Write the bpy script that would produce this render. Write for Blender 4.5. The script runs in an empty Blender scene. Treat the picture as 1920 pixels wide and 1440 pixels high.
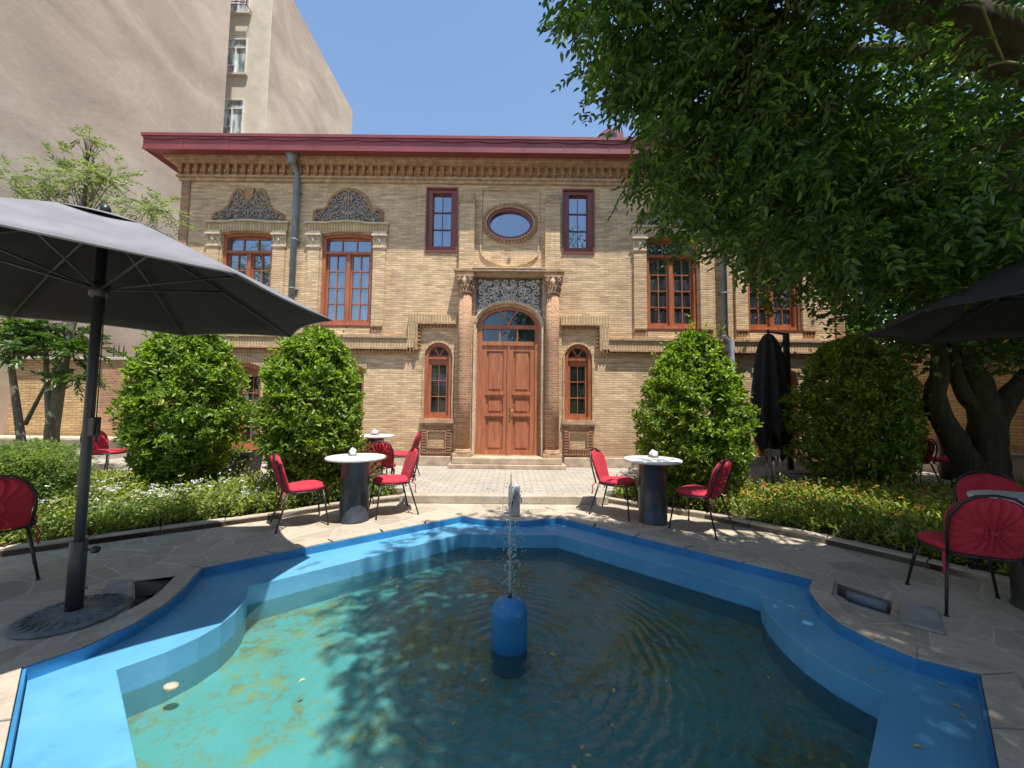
import bpy, math, random
import numpy as np
from mathutils import Vector, Matrix
from mathutils.geometry import tessellate_polygon
random.seed(7); RNG = np.random.default_rng(11)
PI = math.pi
sc = bpy.context.scene
COL = sc.collection

# ------------------------------------------------------------ camera / sun constants
FPX, PITCH, ROLL, CAMH = 721.0, math.radians(3.57), math.radians(0.63), 1.35
SUN_EL, SUN_AZ = math.radians(71.5), math.radians(34)      # azimuth: sun stands behind the viewer, to the right
SHX, SHY = -math.sin(SUN_AZ)/math.tan(SUN_EL), math.cos(SUN_AZ)/math.tan(SUN_EL)

def proj(P):                       # Nx3 -> pixel positions in the 1920 wide frame (used only to keep the crown's outline)
    P = np.asarray(P, float) - np.array([0, 0, CAMH])
    y = P[:, 1]*math.cos(PITCH) + P[:, 2]*math.sin(PITCH)
    z = -P[:, 1]*math.sin(PITCH) + P[:, 2]*math.cos(PITCH)
    a = P[:, 0]/np.maximum(y, .05); b = z/np.maximum(y, .05)
    a2 = a*math.cos(ROLL) + b*math.sin(ROLL); b2 = -a*math.sin(ROLL) + b*math.cos(ROLL)
    return 960 + FPX*a2, 720 - FPX*b2, y

# ------------------------------------------------------------ node helpers
def new_mat(name):
    m = bpy.data.materials.new(name); m.use_nodes = True
    nt = m.node_tree; nt.nodes.clear()
    out = nt.nodes.new('ShaderNodeOutputMaterial')
    return m, nt, out
def N(nt, t, **kw):
    n = nt.nodes.new(t)
    for k, v in kw.items():
        if k.startswith('i_'):
            key = k[2:].replace('_', ' ')
            n.inputs[key].default_value = v
        else: setattr(n, k, v)
    return n
def L(nt, a, b): nt.links.new(a, b)
def rgba(c): return (c[0], c[1], c[2], 1)
def coords(nt, scale=(1, 1, 1)):
    tc = N(nt, 'ShaderNodeTexCoord'); mp = N(nt, 'ShaderNodeMapping'); mp.inputs['Scale'].default_value = scale
    L(nt, tc.outputs['Object'], mp.inputs['Vector']); return mp.outputs['Vector']
def ramp(nt, fac, stops):
    r = N(nt, 'ShaderNodeValToRGB')
    while len(r.color_ramp.elements) < len(stops): r.color_ramp.elements.new(.5)
    for e, (p, c) in zip(r.color_ramp.elements, stops): e.position = p; e.color = rgba(c)
    L(nt, fac, r.inputs['Fac']); return r.outputs['Color']
def mix(nt, fac, a, b, mode='MIX'):
    m = N(nt, 'ShaderNodeMix', data_type='RGBA', blend_type=mode)
    for s, v in ((0, fac), (6, a), (7, b)):
        if hasattr(v, 'is_output'): L(nt, v, m.inputs[s])
        elif isinstance(v, (tuple, list)): m.inputs[s].default_value = rgba(v)
        else: m.inputs[s].default_value = v
    return m.outputs[2]
def noise(nt, vec, scale, detail=4, rough=.55, dist=0):
    n = N(nt, 'ShaderNodeTexNoise'); n.inputs['Scale'].default_value = scale
    n.inputs['Detail'].default_value = detail; n.inputs['Roughness'].default_value = rough; n.inputs['Distortion'].default_value = dist
    L(nt, vec, n.inputs['Vector']); return n.outputs['Fac']
def principled(nt, out, col, rough=.6, metal=0, spec=.5, bump=None, bstr=.3, bdist=.01):
    p = N(nt, 'ShaderNodeBsdfPrincipled')
    if hasattr(col, 'is_output'): L(nt, col, p.inputs['Base Color'])
    else: p.inputs['Base Color'].default_value = rgba(col)
    if hasattr(rough, 'is_output'): L(nt, rough, p.inputs['Roughness'])
    else: p.inputs['Roughness'].default_value = rough
    p.inputs['Metallic'].default_value = metal; p.inputs['Specular IOR Level'].default_value = spec
    if bump is not None:
        b = N(nt, 'ShaderNodeBump'); b.inputs['Strength'].default_value = bstr; b.inputs['Distance'].default_value = bdist
        L(nt, bump, b.inputs['Height']); L(nt, b.outputs['Normal'], p.inputs['Normal'])
    if out is not None: L(nt, p.outputs[0], out.inputs['Surface'])
    return p
def simple(name, col, rough=.6, metal=0, spec=.5, var=.12, nscale=6, bstr=.15, bscale=40):
    m, nt, out = new_mat(name); v = coords(nt)
    f = noise(nt, v, nscale, 5); a = tuple(c*(1-var) for c in col); b = tuple(min(1, c*(1+var)) for c in col)
    c = ramp(nt, f, [(.3, a), (.7, b)])
    principled(nt, out, c, rough, metal, spec, noise(nt, v, bscale, 3), bstr, .004)
    return m
def brick_mat(name, c1, c2, mortar, w=.21, h=.056, ms=.011, var=.5, stain=True):
    m, nt, out = new_mat(name); tc = N(nt, 'ShaderNodeTexCoord')
    s = N(nt, 'ShaderNodeSeparateXYZ'); L(nt, tc.outputs['Object'], s.inputs[0])
    ad = N(nt, 'ShaderNodeMath', operation='ADD'); L(nt, s.outputs[0], ad.inputs[0]); L(nt, s.outputs[1], ad.inputs[1])
    cb = N(nt, 'ShaderNodeCombineXYZ'); L(nt, ad.outputs[0], cb.inputs[0]); L(nt, s.outputs[2], cb.inputs[1])
    nz = N(nt, 'ShaderNodeTexNoise'); nz.inputs['Scale'].default_value = 3; nz.inputs['Detail'].default_value = 4
    L(nt, cb.outputs[0], nz.inputs['Vector'])
    off = N(nt, 'ShaderNodeMix', data_type='VECTOR'); off.inputs[0].default_value = .006
    L(nt, cb.outputs[0], off.inputs[4]); L(nt, nz.outputs['Color'], off.inputs[5])
    b = N(nt, 'ShaderNodeTexBrick'); L(nt, off.outputs[1], b.inputs['Vector'])
    b.inputs['Scale'].default_value = 1; b.inputs['Brick Width'].default_value = w; b.inputs['Row Height'].default_value = h
    b.inputs['Mortar Size'].default_value = ms; b.inputs['Mortar Smooth'].default_value = .3; b.inputs['Bias'].default_value = -.1
    b.inputs['Color1'].default_value = rgba(c1); b.inputs['Color2'].default_value = rgba(c2); b.inputs['Mortar'].default_value = rgba(mortar)
    # each brick course a little different: stretched noise
    mp = N(nt, 'ShaderNodeMapping'); mp.inputs['Scale'].default_value = (1.8, 17.86, 1); L(nt, cb.outputs[0], mp.inputs['Vector'])
    f = noise(nt, mp.outputs[0], 1.0, 3, .6)
    c = mix(nt, var, b.outputs['Color'], ramp(nt, f, [(.3, (.52, .46, .42)), (.5, (.98, .94, .92)), (.7, (1.4, 1.35, 1.25))]), 'MULTIPLY')
    if stain:
        f2 = noise(nt, cb.outputs[0], .9, 5, .6)
        c = mix(nt, .55, c, ramp(nt, f2, [(.3, (.74, .68, .66)), (.62, (1.08, 1.06, 1.0))]), 'MULTIPLY')
    if stain:                                  # damp, dusty foot of the wall and runs of dirt
        ma = N(nt, 'ShaderNodeMath', operation='MULTIPLY_ADD'); ma.inputs[1].default_value = -.9; L(nt, noise(nt, cb.outputs[0], 2.2, 6, .7), ma.inputs[0]); L(nt, s.outputs[2], ma.inputs[2])
        c = mix(nt, .6, c, ramp(nt, ma.outputs[0], [(0, (.66, .60, .56)), (.35, (1, 1, 1))]), 'MULTIPLY')
        mq = N(nt, 'ShaderNodeMapping'); mq.inputs['Scale'].default_value = (5, .45, 1); L(nt, cb.outputs[0], mq.inputs['Vector'])
        c = mix(nt, .45, c, ramp(nt, noise(nt, mq.outputs[0], 1.0, 5, .65), [(.30, (.70, .66, .64)), (.48, (1, 1, 1))]), 'MULTIPLY')
    inv = N(nt, 'ShaderNodeMath', operation='SUBTRACT'); inv.inputs[0].default_value = 1; L(nt, b.outputs['Fac'], inv.inputs[1])
    principled(nt, out, c, .9, 0, .2, inv.outputs[0], .7, .008)
    return m
def leaf_mat(name, cols, trans=.35, rough=.42, spec=.5, tcol=None):
    m, nt, out = new_mat(name); g = N(nt, 'ShaderNodeNewGeometry')
    c = ramp(nt, g.outputs['Random Per Island'], [(i/(len(cols)-1), k) for i, k in enumerate(cols)])
    if not name.endswith('petal'):              # foliage grows in lighter and darker patches
        c = mix(nt, .8, c, ramp(nt, noise(nt, coords(nt), 3.2, 4, .6), [(.30, (.62, .70, .70)), (.5, (1, 1, 1)), (.70, (1.45, 1.22, 1.0))]), 'MULTIPLY')
    p = principled(nt, None, c, rough, 0, spec)
    t = N(nt, 'ShaderNodeBsdfTranslucent')
    L(nt, mix(nt, 1.0, c, tcol or (2.1, 2.3, .8), 'MULTIPLY'), t.inputs['Color'])
    ms = N(nt, 'ShaderNodeMixShader'); ms.inputs[0].default_value = trans
    L(nt, p.outputs[0], ms.inputs[1]); L(nt, t.outputs[0], ms.inputs[2]); L(nt, ms.outputs[0], out.inputs['Surface'])
    return m
def glass_mat(name, refl=.3, base=(.02, .024, .028), tint=(.8, .88, 1)):
    m, nt, out = new_mat(name); v = coords(nt)
    d = N(nt, 'ShaderNodeBsdfDiffuse')
    L(nt, ramp(nt, noise(nt, coords(nt, (6, 6, 1.2)), 1.0, 3), [(.42, base), (.62, tuple(c*3.2 for c in base))]), d.inputs['Color'])
    gl = N(nt, 'ShaderNodeBsdfGlossy'); gl.inputs['Roughness'].default_value = .015; gl.inputs['Color'].default_value = rgba(tint)
    b = N(nt, 'ShaderNodeBump'); b.inputs['Strength'].default_value = .12; b.inputs['Distance'].default_value = .01
    L(nt, noise(nt, v, 2.5, 1), b.inputs['Height']); L(nt, b.outputs[0], gl.inputs['Normal'])
    ms = N(nt, 'ShaderNodeMixShader'); ms.inputs[0].default_value = refl
    L(nt, d.outputs[0], ms.inputs[1]); L(nt, gl.outputs[0], ms.inputs[2]); L(nt, ms.outputs[0], out.inputs['Surface'])
    return m
def wood_mat(name, c1, c2, rough=.4):
    m, nt, out = new_mat(name); v = coords(nt, (9, 9, 1.1))
    f = noise(nt, v, 1.6, 6, .65, .6); c = ramp(nt, f, [(.28, c1), (.72, c2)])
    principled(nt, out, c, rough, 0, .5, f, .2, .003); return m
def metal_paint(name, col, rough=.4, metal=0.0):
    return simple(name, col, rough, metal, .5, .18, 5, .08, 30)

M = {}
M['brick'] = brick_mat('yellow_brick', (.80, .595, .37), (.52, .35, .215), (.56, .435, .295), .20, .049, .010)
M['brick_red'] = brick_mat('red_brick', (.46, .25, .155), (.33, .165, .10), (.42, .31, .21), .11, .056, .011)
M['brick_col'] = brick_mat('column_brick', (.50, .27, .165), (.33, .165, .10), (.50, .35, .23), .09, .05, .011)
M['brick_soldier'] = brick_mat('soldier_brick', (.68, .50, .30), (.55, .39, .23), (.42, .32, .20), .062, .30, .014, .35)
M['brick_wallL'] = brick_mat('boundary_brick', (.62, .45, .24), (.48, .33, .17), (.36, .27, .16), .21, .062, .011)
M['trim'] = simple('pinkish_brick_trim', (.46, .31, .2), .9, 0, .2, .3, 9, .4, 30)
M['terracotta'] = simple('terracotta_moulding', (.40, .23, .125), .9, 0, .2, .25, 14, .4, 30)
M['cream'] = simple('cream_plaster', (.62, .51, .37), .9, 0, .2, .2, 10, .5, 30)
M['carve_grey'] = simple('grey_carving', (.36, .31, .28), .9, 0, .2, .25, 20, .4, 50)
M['carve_tan'] = simple('tan_carving', (.42, .33, .25), .9, 0, .2, .25, 20, .4, 50)
M['carve_white'] = simple('pale_carving', (.62, .56, .50), .9, 0, .2, .2, 20, .4, 50)
M['carve_back'] = simple('carving_ground', (.19, .185, .19), .9, 0, .2, .5, 5, .2, 30)
M['stone'] = simple('plinth_stone', (.46, .36, .26), .85, 0, .3, .3, 5, .5, 25)
M['roof'] = simple('red_roof_paint', (.235, .05, .055), .42, 0, .5, .16, 1.6, .1, 5)
M['zinc'] = metal_paint('grey_pipe', (.20, .23, .26), .5)
M['wood'] = wood_mat('orange_wood', (.27, .075, .032), (.50, .18, .085))
M['wood_dark'] = wood_mat('maroon_wood', (.17, .042, .035), (.24, .065, .05))
M['wood_door'] = wood_mat('door_wood', (.29, .09, .04), (.54, .21, .105))
M['glass'] = glass_mat('window_glass_sky', .33, (.025, .03, .04))
M['glass_dark'] = glass_mat('window_glass_dark', .10, (.014, .018, .018))
M['brass'] = metal_paint('old_brass', (.5, .36, .16), .35, 1)
M['stucco_cream'] = simple('cream_stucco', (.60, .55, .44), .95, 0, .2, .12, 2, .3, 12)
M['white_frame'] = metal_paint('white_frame', (.75, .75, .74), .4)
M['black_metal'] = metal_paint('black_metal', (.018, .018, .02), .4)
M['umb_pole'] = metal_paint('charcoal_pole', (.028, .032, .036), .45)
M['base_iron'] = simple('cast_base', (.13, .14, .145), .6, 0, .4, .35, 14, .6, 30)
M['table_top'] = simple('white_table_top', (.74, .73, .70), .35, 0, .5, .05, 3, .05, 20)
M['table_base'] = simple('dark_table_base', (.035, .042, .05), .35, 0, .5, .5, 6, .2, 20)
M['napkin'] = simple('white_napkin', (.8, .8, .78), .8)
M['holder'] = metal_paint('steel_holder', (.25, .27, .29), .3, .8)
M['pump_steel'] = simple('grey_stone_post', (.40, .40, .39), .6, 0, .4, .2, 9, .3, 40)
M['soil'] = simple('bed_soil', (.075, .055, .038), .95, 0, .1, .4, 12, .8, 30)
M['bench'] = simple('pale_render', (.50, .46, .41), .9, 0, .2, .2, 3, .4, 20)
M['plastic_black'] = simple('black_plastic', (.02, .02, .022), .5, 0, .4, .3, 8, .2, 20)
M['slab'] = simple('concrete_slab', (.30, .28, .26), .9, 0, .2, .25, 5, .5, 20)

def fabric_mat(name, col, trans=0.0, scale=90):
    m, nt, out = new_mat(name); v = coords(nt)
    f = noise(nt, v, 4, 6, .6); c = ramp(nt, f, [(.3, tuple(x*.8 for x in col)), (.7, tuple(x*1.15 for x in col))])
    p = principled(nt, None, c, .85, 0, .25, noise(nt, v, scale, 2), .25, .003)
    p.inputs['Sheen Weight'].default_value = .04
    t = N(nt, 'ShaderNodeBsdfTranslucent'); L(nt, c, t.inputs['Color'])
    ms = N(nt, 'ShaderNodeMixShader'); ms.inputs[0].default_value = trans
    L(nt, p.outputs[0], ms.inputs[1]); L(nt, t.outputs[0], ms.inputs[2]); L(nt, ms.outputs[0], out.inputs['Surface'])
    return m
M['red_fabric'] = fabric_mat('red_cushion_fabric', (.47, .034, .058))
M['umb_under'] = fabric_mat('dark_parasol_underside', (.018, .018, .018), .0)  # canopy undersides get a darker colour than their tops
M['umb_fabric'] = fabric_mat('charcoal_parasol_fabric', (.20, .198, .215), .0)
M['umb_fabric_black'] = fabric_mat('black_parasol_fabric', (.03, .03, .034), .02)

def stucco():
    m, nt, out = new_mat('pinkish_stucco'); tc = N(nt, 'ShaderNodeTexCoord')
    s = N(nt, 'ShaderNodeMapping'); s.inputs['Rotation'].default_value = (math.radians(35), 0, 0); s.inputs['Scale'].default_value = (.6, .6, 1.1)
    L(nt, tc.outputs['Object'], s.inputs['Vector'])
    f = noise(nt, s.outputs[0], .55, 6, .6, .6); f2 = noise(nt, coords(nt), .22, 4); f3 = noise(nt, coords(nt), 6, 6, .7)
    c = ramp(nt, f, [(.3, (.36, .285, .225)), (.5, (.46, .37, .29)), (.72, (.57, .475, .38))])
    c = mix(nt, .4, c, ramp(nt, f2, [(.35, (.72, .74, .72)), (.65, (1.1, 1.08, 1.05))]), 'MULTIPLY')
    c = mix(nt, .3, c, ramp(nt, f3, [(.3, (.75, .75, .75)), (.7, (1.15, 1.15, 1.15))]), 'MULTIPLY')
    principled(nt, out, c, .95, 0, .1, f3, .3, .03); return m
M['stucco'] = stucco()

def paving():
    m, nt, out = new_mat('crazy_flagstones'); v = coords(nt)
    nz = N(nt, 'ShaderNodeTexNoise'); nz.inputs['Scale'].default_value = 1.3; L(nt, v, nz.inputs['Vector'])
    off = N(nt, 'ShaderNodeMix', data_type='VECTOR'); off.inputs[0].default_value = .10; L(nt, v, off.inputs[4]); L(nt, nz.outputs['Color'], off.inputs[5])
    e = N(nt, 'ShaderNodeTexVoronoi', feature='DISTANCE_TO_EDGE'); e.inputs['Scale'].default_value = 3.7; L(nt, off.outputs[1], e.inputs['Vector'])
    k = N(nt, 'ShaderNodeTexVoronoi', feature='F1'); k.inputs['Scale'].default_value = 3.7; L(nt, off.outputs[1], k.inputs['Vector'])
    w = N(nt, 'ShaderNodeSeparateColor'); L(nt, k.outputs['Color'], w.inputs[0])
    c = ramp(nt, w.outputs[0], [(0, (.34, .29, .225)), (.5, (.41, .35, .275)), (1, (.47, .405, .325))])
    rv = N(nt, 'ShaderNodeVectorRotate'); rv.rotation_type = 'Z_AXIS'; L(nt, v, rv.inputs['Vector'])
    an = N(nt, 'ShaderNodeMath', operation='MULTIPLY'); an.inputs[1].default_value = 6.28; L(nt, w.outputs[1], an.inputs[0]); L(nt, an.outputs[0], rv.inputs['Angle'])
    mp = N(nt, 'ShaderNodeMapping'); mp.inputs['Scale'].default_value = (3, 22, 1); L(nt, rv.outputs[0], mp.inputs['Vector'])
    st = noise(nt, mp.outputs[0], 1.4, 4, .6, .8)
    c = mix(nt, .5, c, ramp(nt, st, [(.35, (.74, .73, .72)), (.6, (1.12, 1.1, 1.06))]), 'MULTIPLY')
    c = mix(nt, .4, c, ramp(nt, noise(nt, v, 1.1, 4), [(.35, (.8, .79, .78)), (.65, (1.08, 1.06, 1.0))]), 'MULTIPLY')
    j = ramp(nt, e.outputs['Distance'], [(.007, (1, 1, 1)), (.018, (0, 0, 0))])
    c = mix(nt, j, c, (.50, .46, .39))
    principled(nt, out, c, .8, 0, .3, e.outputs['Distance'], .15, .02); return m
M['paving'] = paving()
def plaza_mat():
    m, nt, out = new_mat('wavy_block_paving'); tc = N(nt, 'ShaderNodeTexCoord')
    s = N(nt, 'ShaderNodeSeparateXYZ'); L(nt, tc.outputs['Object'], s.inputs[0])
    sn = N(nt, 'ShaderNodeMath', operation='MULTIPLY'); sn.inputs[1].default_value = 2*PI/.22; L(nt, s.outputs[0], sn.inputs[0])
    si = N(nt, 'ShaderNodeMath', operation='SINE'); L(nt, sn.outputs[0], si.inputs[0])
    ml = N(nt, 'ShaderNodeMath', operation='MULTIPLY_ADD'); ml.inputs[1].default_value = .014; L(nt, si.outputs[0], ml.inputs[0]); L(nt, s.outputs[1], ml.inputs[2])
    cb = N(nt, 'ShaderNodeCombineXYZ'); L(nt, s.outputs[0], cb.inputs[0]); L(nt, ml.outputs[0], cb.inputs[1])
    b = N(nt, 'ShaderNodeTexBrick'); L(nt, cb.outputs[0], b.inputs['Vector']); b.inputs['Scale'].default_value = 1
    b.inputs['Brick Width'].default_value = .22; b.inputs['Row Height'].default_value = .115; b.inputs['Mortar Size'].default_value = .007
    b.inputs['Color1'].default_value = (.43, .39, .335, 1); b.inputs['Color2'].default_value = (.36, .325, .28, 1); b.inputs['Mortar'].default_value = (.20, .18, .15, 1)
    c = mix(nt, .45, b.outputs['Color'], ramp(nt, noise(nt, coords(nt), 1.3, 5), [(.3, (.78, .76, .74)), (.7, (1.12, 1.1, 1.07))]), 'MULTIPLY')
    inv = N(nt, 'ShaderNodeMath', operation='SUBTRACT'); inv.inputs[0].default_value = 1; L(nt, b.outputs['Fac'], inv.inputs[1])
    principled(nt, out, c, .85, 0, .2, inv.outputs[0], .5, .008); return m
M['plaza'] = plaza_mat()
def kerb_mat():
    m, nt, out = new_mat('coping_stone'); v = coords(nt)
    c = ramp(nt, noise(nt, v, 3, 6, .65), [(.3, (.35, .29, .23)), (.5, (.44, .375, .30)), (.7, (.54, .475, .39))])
    c = mix(nt, .5, c, ramp(nt, noise(nt, v, 30, 5, .7), [(.3, (.7, .69, .68)), (.65, (1.1, 1.1, 1.08))]), 'MULTIPLY')
    principled(nt, out, c, .85, 0, .25, noise(nt, v, 25, 6, .7), .6, .012); return m
M['coping'] = kerb_mat()
def pool_blue():
    m, nt, out = new_mat('blue_pool_paint'); v = coords(nt)
    c = ramp(nt, noise(nt, v, 1.7, 6, .6), [(.3, (.08, .28, .46)), (.55, (.105, .335, .52)), (.75, (.17, .39, .56))])
    # worn patches and scuffs
    w = ramp(nt, noise(nt, v, 9, 8, .75), [(.64, (0, 0, 0)), (.72, (1, 1, 1))])
    c = mix(nt, mix(nt, .45, (0, 0, 0), w), c, (.30, .46, .58))
    w2 = ramp(nt, noise(nt, v, 2.3, 9, .8, .4), [(.56, (0, 0, 0)), (.64, (1, 1, 1))]); c = mix(nt, mix(nt, .32, (0, 0, 0), w2), c, (.05, .22, .46))
    tc = N(nt, 'ShaderNodeTexCoord'); sx = N(nt, 'ShaderNodeSeparateXYZ'); L(nt, tc.outputs['Object'], sx.inputs[0])
    sc1 = N(nt, 'ShaderNodeMath', operation='MULTIPLY_ADD'); sc1.inputs[1].default_value = .04; L(nt, noise(nt, v, 7, 5, .7), sc1.inputs[0]); L(nt, sx.outputs[2], sc1.inputs[2])
    mr = N(nt, 'ShaderNodeMapRange'); mr.inputs['From Min'].default_value = -.215; mr.inputs['From Max'].default_value = -.155; L(nt, sc1.outputs[0], mr.inputs['Value'])
    c = mix(nt, ramp(nt, mr.outputs[0], [(0, (.55, .55, .55)), (.45, (.5, .5, .5)), (.75, (0, 0, 0))]), c, (.05, .17, .24))
    principled(nt, out, c, .42, 0, .45, noise(nt, v, 18, 5), .25, .008); return m
M['blue'] = pool_blue()
M['blue_dark'] = simple('deep_blue_paint', (.03, .19, .40), .45, 0, .45, .2, 4, .2, 20)
def pool_floor():
    m, nt, out = new_mat('turquoise_pool_floor'); v = coords(nt)
    c = ramp(nt, noise(nt, v, 1.2, 4), [(.3, (.09, .32, .35)), (.7, (.15, .41, .44))])
    big = noise(nt, v, 1.7, 3, .5, .5); fine = noise(nt, v, 13, 8, .75, .4)
    ad = N(nt, 'ShaderNodeMath', operation='MULTIPLY'); L(nt, big, ad.inputs[0]); L(nt, fine, ad.inputs[1])
    al = ramp(nt, ad.outputs[0], [(.235, (0, 0, 0)), (.315, (1, 1, 1))])
    stain = ramp(nt, noise(nt, v, 5, 3), [(.35, (.20, .14, .05)), (.65, (.36, .30, .06))])
    c = mix(nt, mix(nt, .8, (0, 0, 0), al), c, stain)
    sp = N(nt, 'ShaderNodeTexVoronoi', feature='F1'); sp.inputs['Scale'].default_value = 17; L(nt, v, sp.inputs['Vector'])
    pass
    principled(nt, out, c, .7, 0, .3, fine, .3, .01); return m
M['floor'] = pool_floor()
def water():
    m, nt, out = new_mat('water_surface'); tc = N(nt, 'ShaderNodeTexCoord')
    mp = N(nt, 'ShaderNodeMapping'); mp.inputs['Location'].default_value = (0, 0, 0); L(nt, tc.outputs['Object'], mp.inputs['Vector'])
    wv = N(nt, 'ShaderNodeTexWave', wave_type='RINGS', rings_direction='SPHERICAL'); wv.inputs['Scale'].default_value = 4.2
    wv.inputs['Distortion'].default_value = 4.5; wv.inputs['Detail'].default_value = 2.5; wv.inputs['Detail Scale'].default_value = 1.6
    L(nt, mp.outputs[0], wv.inputs['Vector'])
    n1 = noise(nt, mp.outputs[0], 4, 4, .55, .6); n2 = noise(nt, mp.outputs[0], 22, 3, .5)
    a = N(nt, 'ShaderNodeMath', operation='MULTIPLY_ADD'); a.inputs[1].default_value = .16; L(nt, wv.outputs['Fac'], a.inputs[0]); L(nt, n1, a.inputs[2])
    a2 = N(nt, 'ShaderNodeMath', operation='MULTIPLY_ADD'); a2.inputs[1].default_value = .22; L(nt, n2, a2.inputs[0]); L(nt, a.outputs[0], a2.inputs[2])
    b = N(nt, 'ShaderNodeBump'); b.inputs['Strength'].default_value = .55; b.inputs['Distance'].default_value = .03; L(nt, a2.outputs[0], b.inputs['Height'])
    g = N(nt, 'ShaderNodeBsdfGlossy'); g.inputs['Roughness'].default_value = .02; L(nt, b.outputs[0], g.inputs['Normal'])
    t = N(nt, 'ShaderNodeBsdfTransparent'); t.inputs['Color'].default_value = (.69, .88, .85, 1)
    f = N(nt, 'ShaderNodeFresnel'); f.inputs['IOR'].default_value = 1.42; L(nt, b.outputs[0], f.inputs['Normal'])
    ms = N(nt, 'ShaderNodeMixShader'); L(nt, f.outputs[0], ms.inputs[0]); L(nt, g.outputs[0], ms.inputs[2])
    df = N(nt, 'ShaderNodeBsdfDiffuse'); df.inputs['Color'].default_value = (.20, .34, .27, 1); m0 = N(nt, 'ShaderNodeMixShader'); m0.inputs[0].default_value = .11
    L(nt, t.outputs[0], m0.inputs[1]); L(nt, df.outputs[0], m0.inputs[2]); L(nt, m0.outputs[0], ms.inputs[1])
    L(nt, ms.outputs[0], out.inputs['Surface']); return m
M['water'] = water()
def drop():
    m, nt, out = new_mat('water_drops'); g = N(nt, 'ShaderNodeBsdfGlossy'); g.inputs['Roughness'].default_value = .05
    t = N(nt, 'ShaderNodeBsdfTransparent'); t.inputs['Color'].default_value = (.9, .95, .97, 1)
    d = N(nt, 'ShaderNodeBsdfTranslucent'); d.inputs['Color'].default_value = (.8, .85, .88, 1)
    a = N(nt, 'ShaderNodeMixShader'); a.inputs[0].default_value = .5; L(nt, g.outputs[0], a.inputs[1]); L(nt, d.outputs[0], a.inputs[2])
    ms = N(nt, 'ShaderNodeMixShader'); ms.inputs[0].default_value = .6; L(nt, t.outputs[0], ms.inputs[1]); L(nt, a.outputs[0], ms.inputs[2])
    L(nt, ms.outputs[0], out.inputs['Surface']); return m
M['drop'] = drop()
def bark(name, c1, c2):
    m, nt, out = new_mat(name); v = coords(nt, (1, 1, .25)); f = noise(nt, v, 14, 7, .7, .5)
    principled(nt, out, ramp(nt, f, [(.3, c1), (.7, c2)]), .9, 0, .2, f, .9, .03); return m
M['bark'] = bark('grey_bark', (.10, .085, .065), (.24, .21, .17))
M['bark_dark'] = bark('dark_mossy_bark', (.028, .024, .017), (.085, .078, .045))
M['twig'] = simple('green_twig', (.16, .17, .06), .7)
M['leaf_shrub'] = leaf_mat('glossy_shrub_leaf', [(.055, .095, .014), (.10, .165, .022), (.18, .27, .032), (.29, .38, .05)], .38, .38, .5)
M['leaf_ash'] = leaf_mat('ash_leaf', [(.026, .06, .014), (.042, .092, .020), (.07, .135, .027), (.12, .20, .035)], .42, .42, .45)
M['leaf_light'] = leaf_mat('light_tree_leaf', [(.12, .17, .075), (.19, .24, .12), (.28, .32, .18)], .28, .45, .4)
M['leaf_broad'] = leaf_mat('broad_tree_leaf', [(.03, .065, .015), (.05, .10, .02), (.075, .14, .028)], .36, .33, .5)
M['leaf_juniper'] = leaf_mat('juniper_leaf', [(.12, .18, .06), (.20, .27, .09), (.30, .36, .12)], .35, .6, .3)
M['leaf_bed'] = leaf_mat('flower_bed_leaf', [(.09, .14, .03), (.17, .23, .045), (.27, .32, .07), (.38, .38, .09)], .35, .5, .35)
M['leaf_silver'] = leaf_mat('grey_green_leaf', [(.12, .17, .07), (.19, .25, .11), (.28, .34, .15)], .3, .5, .35)
M['petal_white'] = leaf_mat('white_petal', [(.7, .7, .72), (.8, .8, .8), (.75, .72, .78)], .3, .6, .3, (1, 1, 1))
M['petal_orange'] = leaf_mat('orange_petal', [(.75, .28, .05), (.8, .45, .06), (.8, .2, .12), (.75, .35, .25)], .3, .6, .3, (1, 1, 1))
M['leaf_yellow'] = leaf_mat('fallen_yellow_leaf', [(.55, .42, .06), (.6, .5, .14), (.45, .3, .08)], .2, .6, .3, (1, 1, 1))
M['leaf_red'] = leaf_mat('reddish_new_leaf', [(.35, .09, .06), (.3, .15, .07), (.15, .18, .04)], .3, .5, .3, (1, 1, 1))

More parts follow.
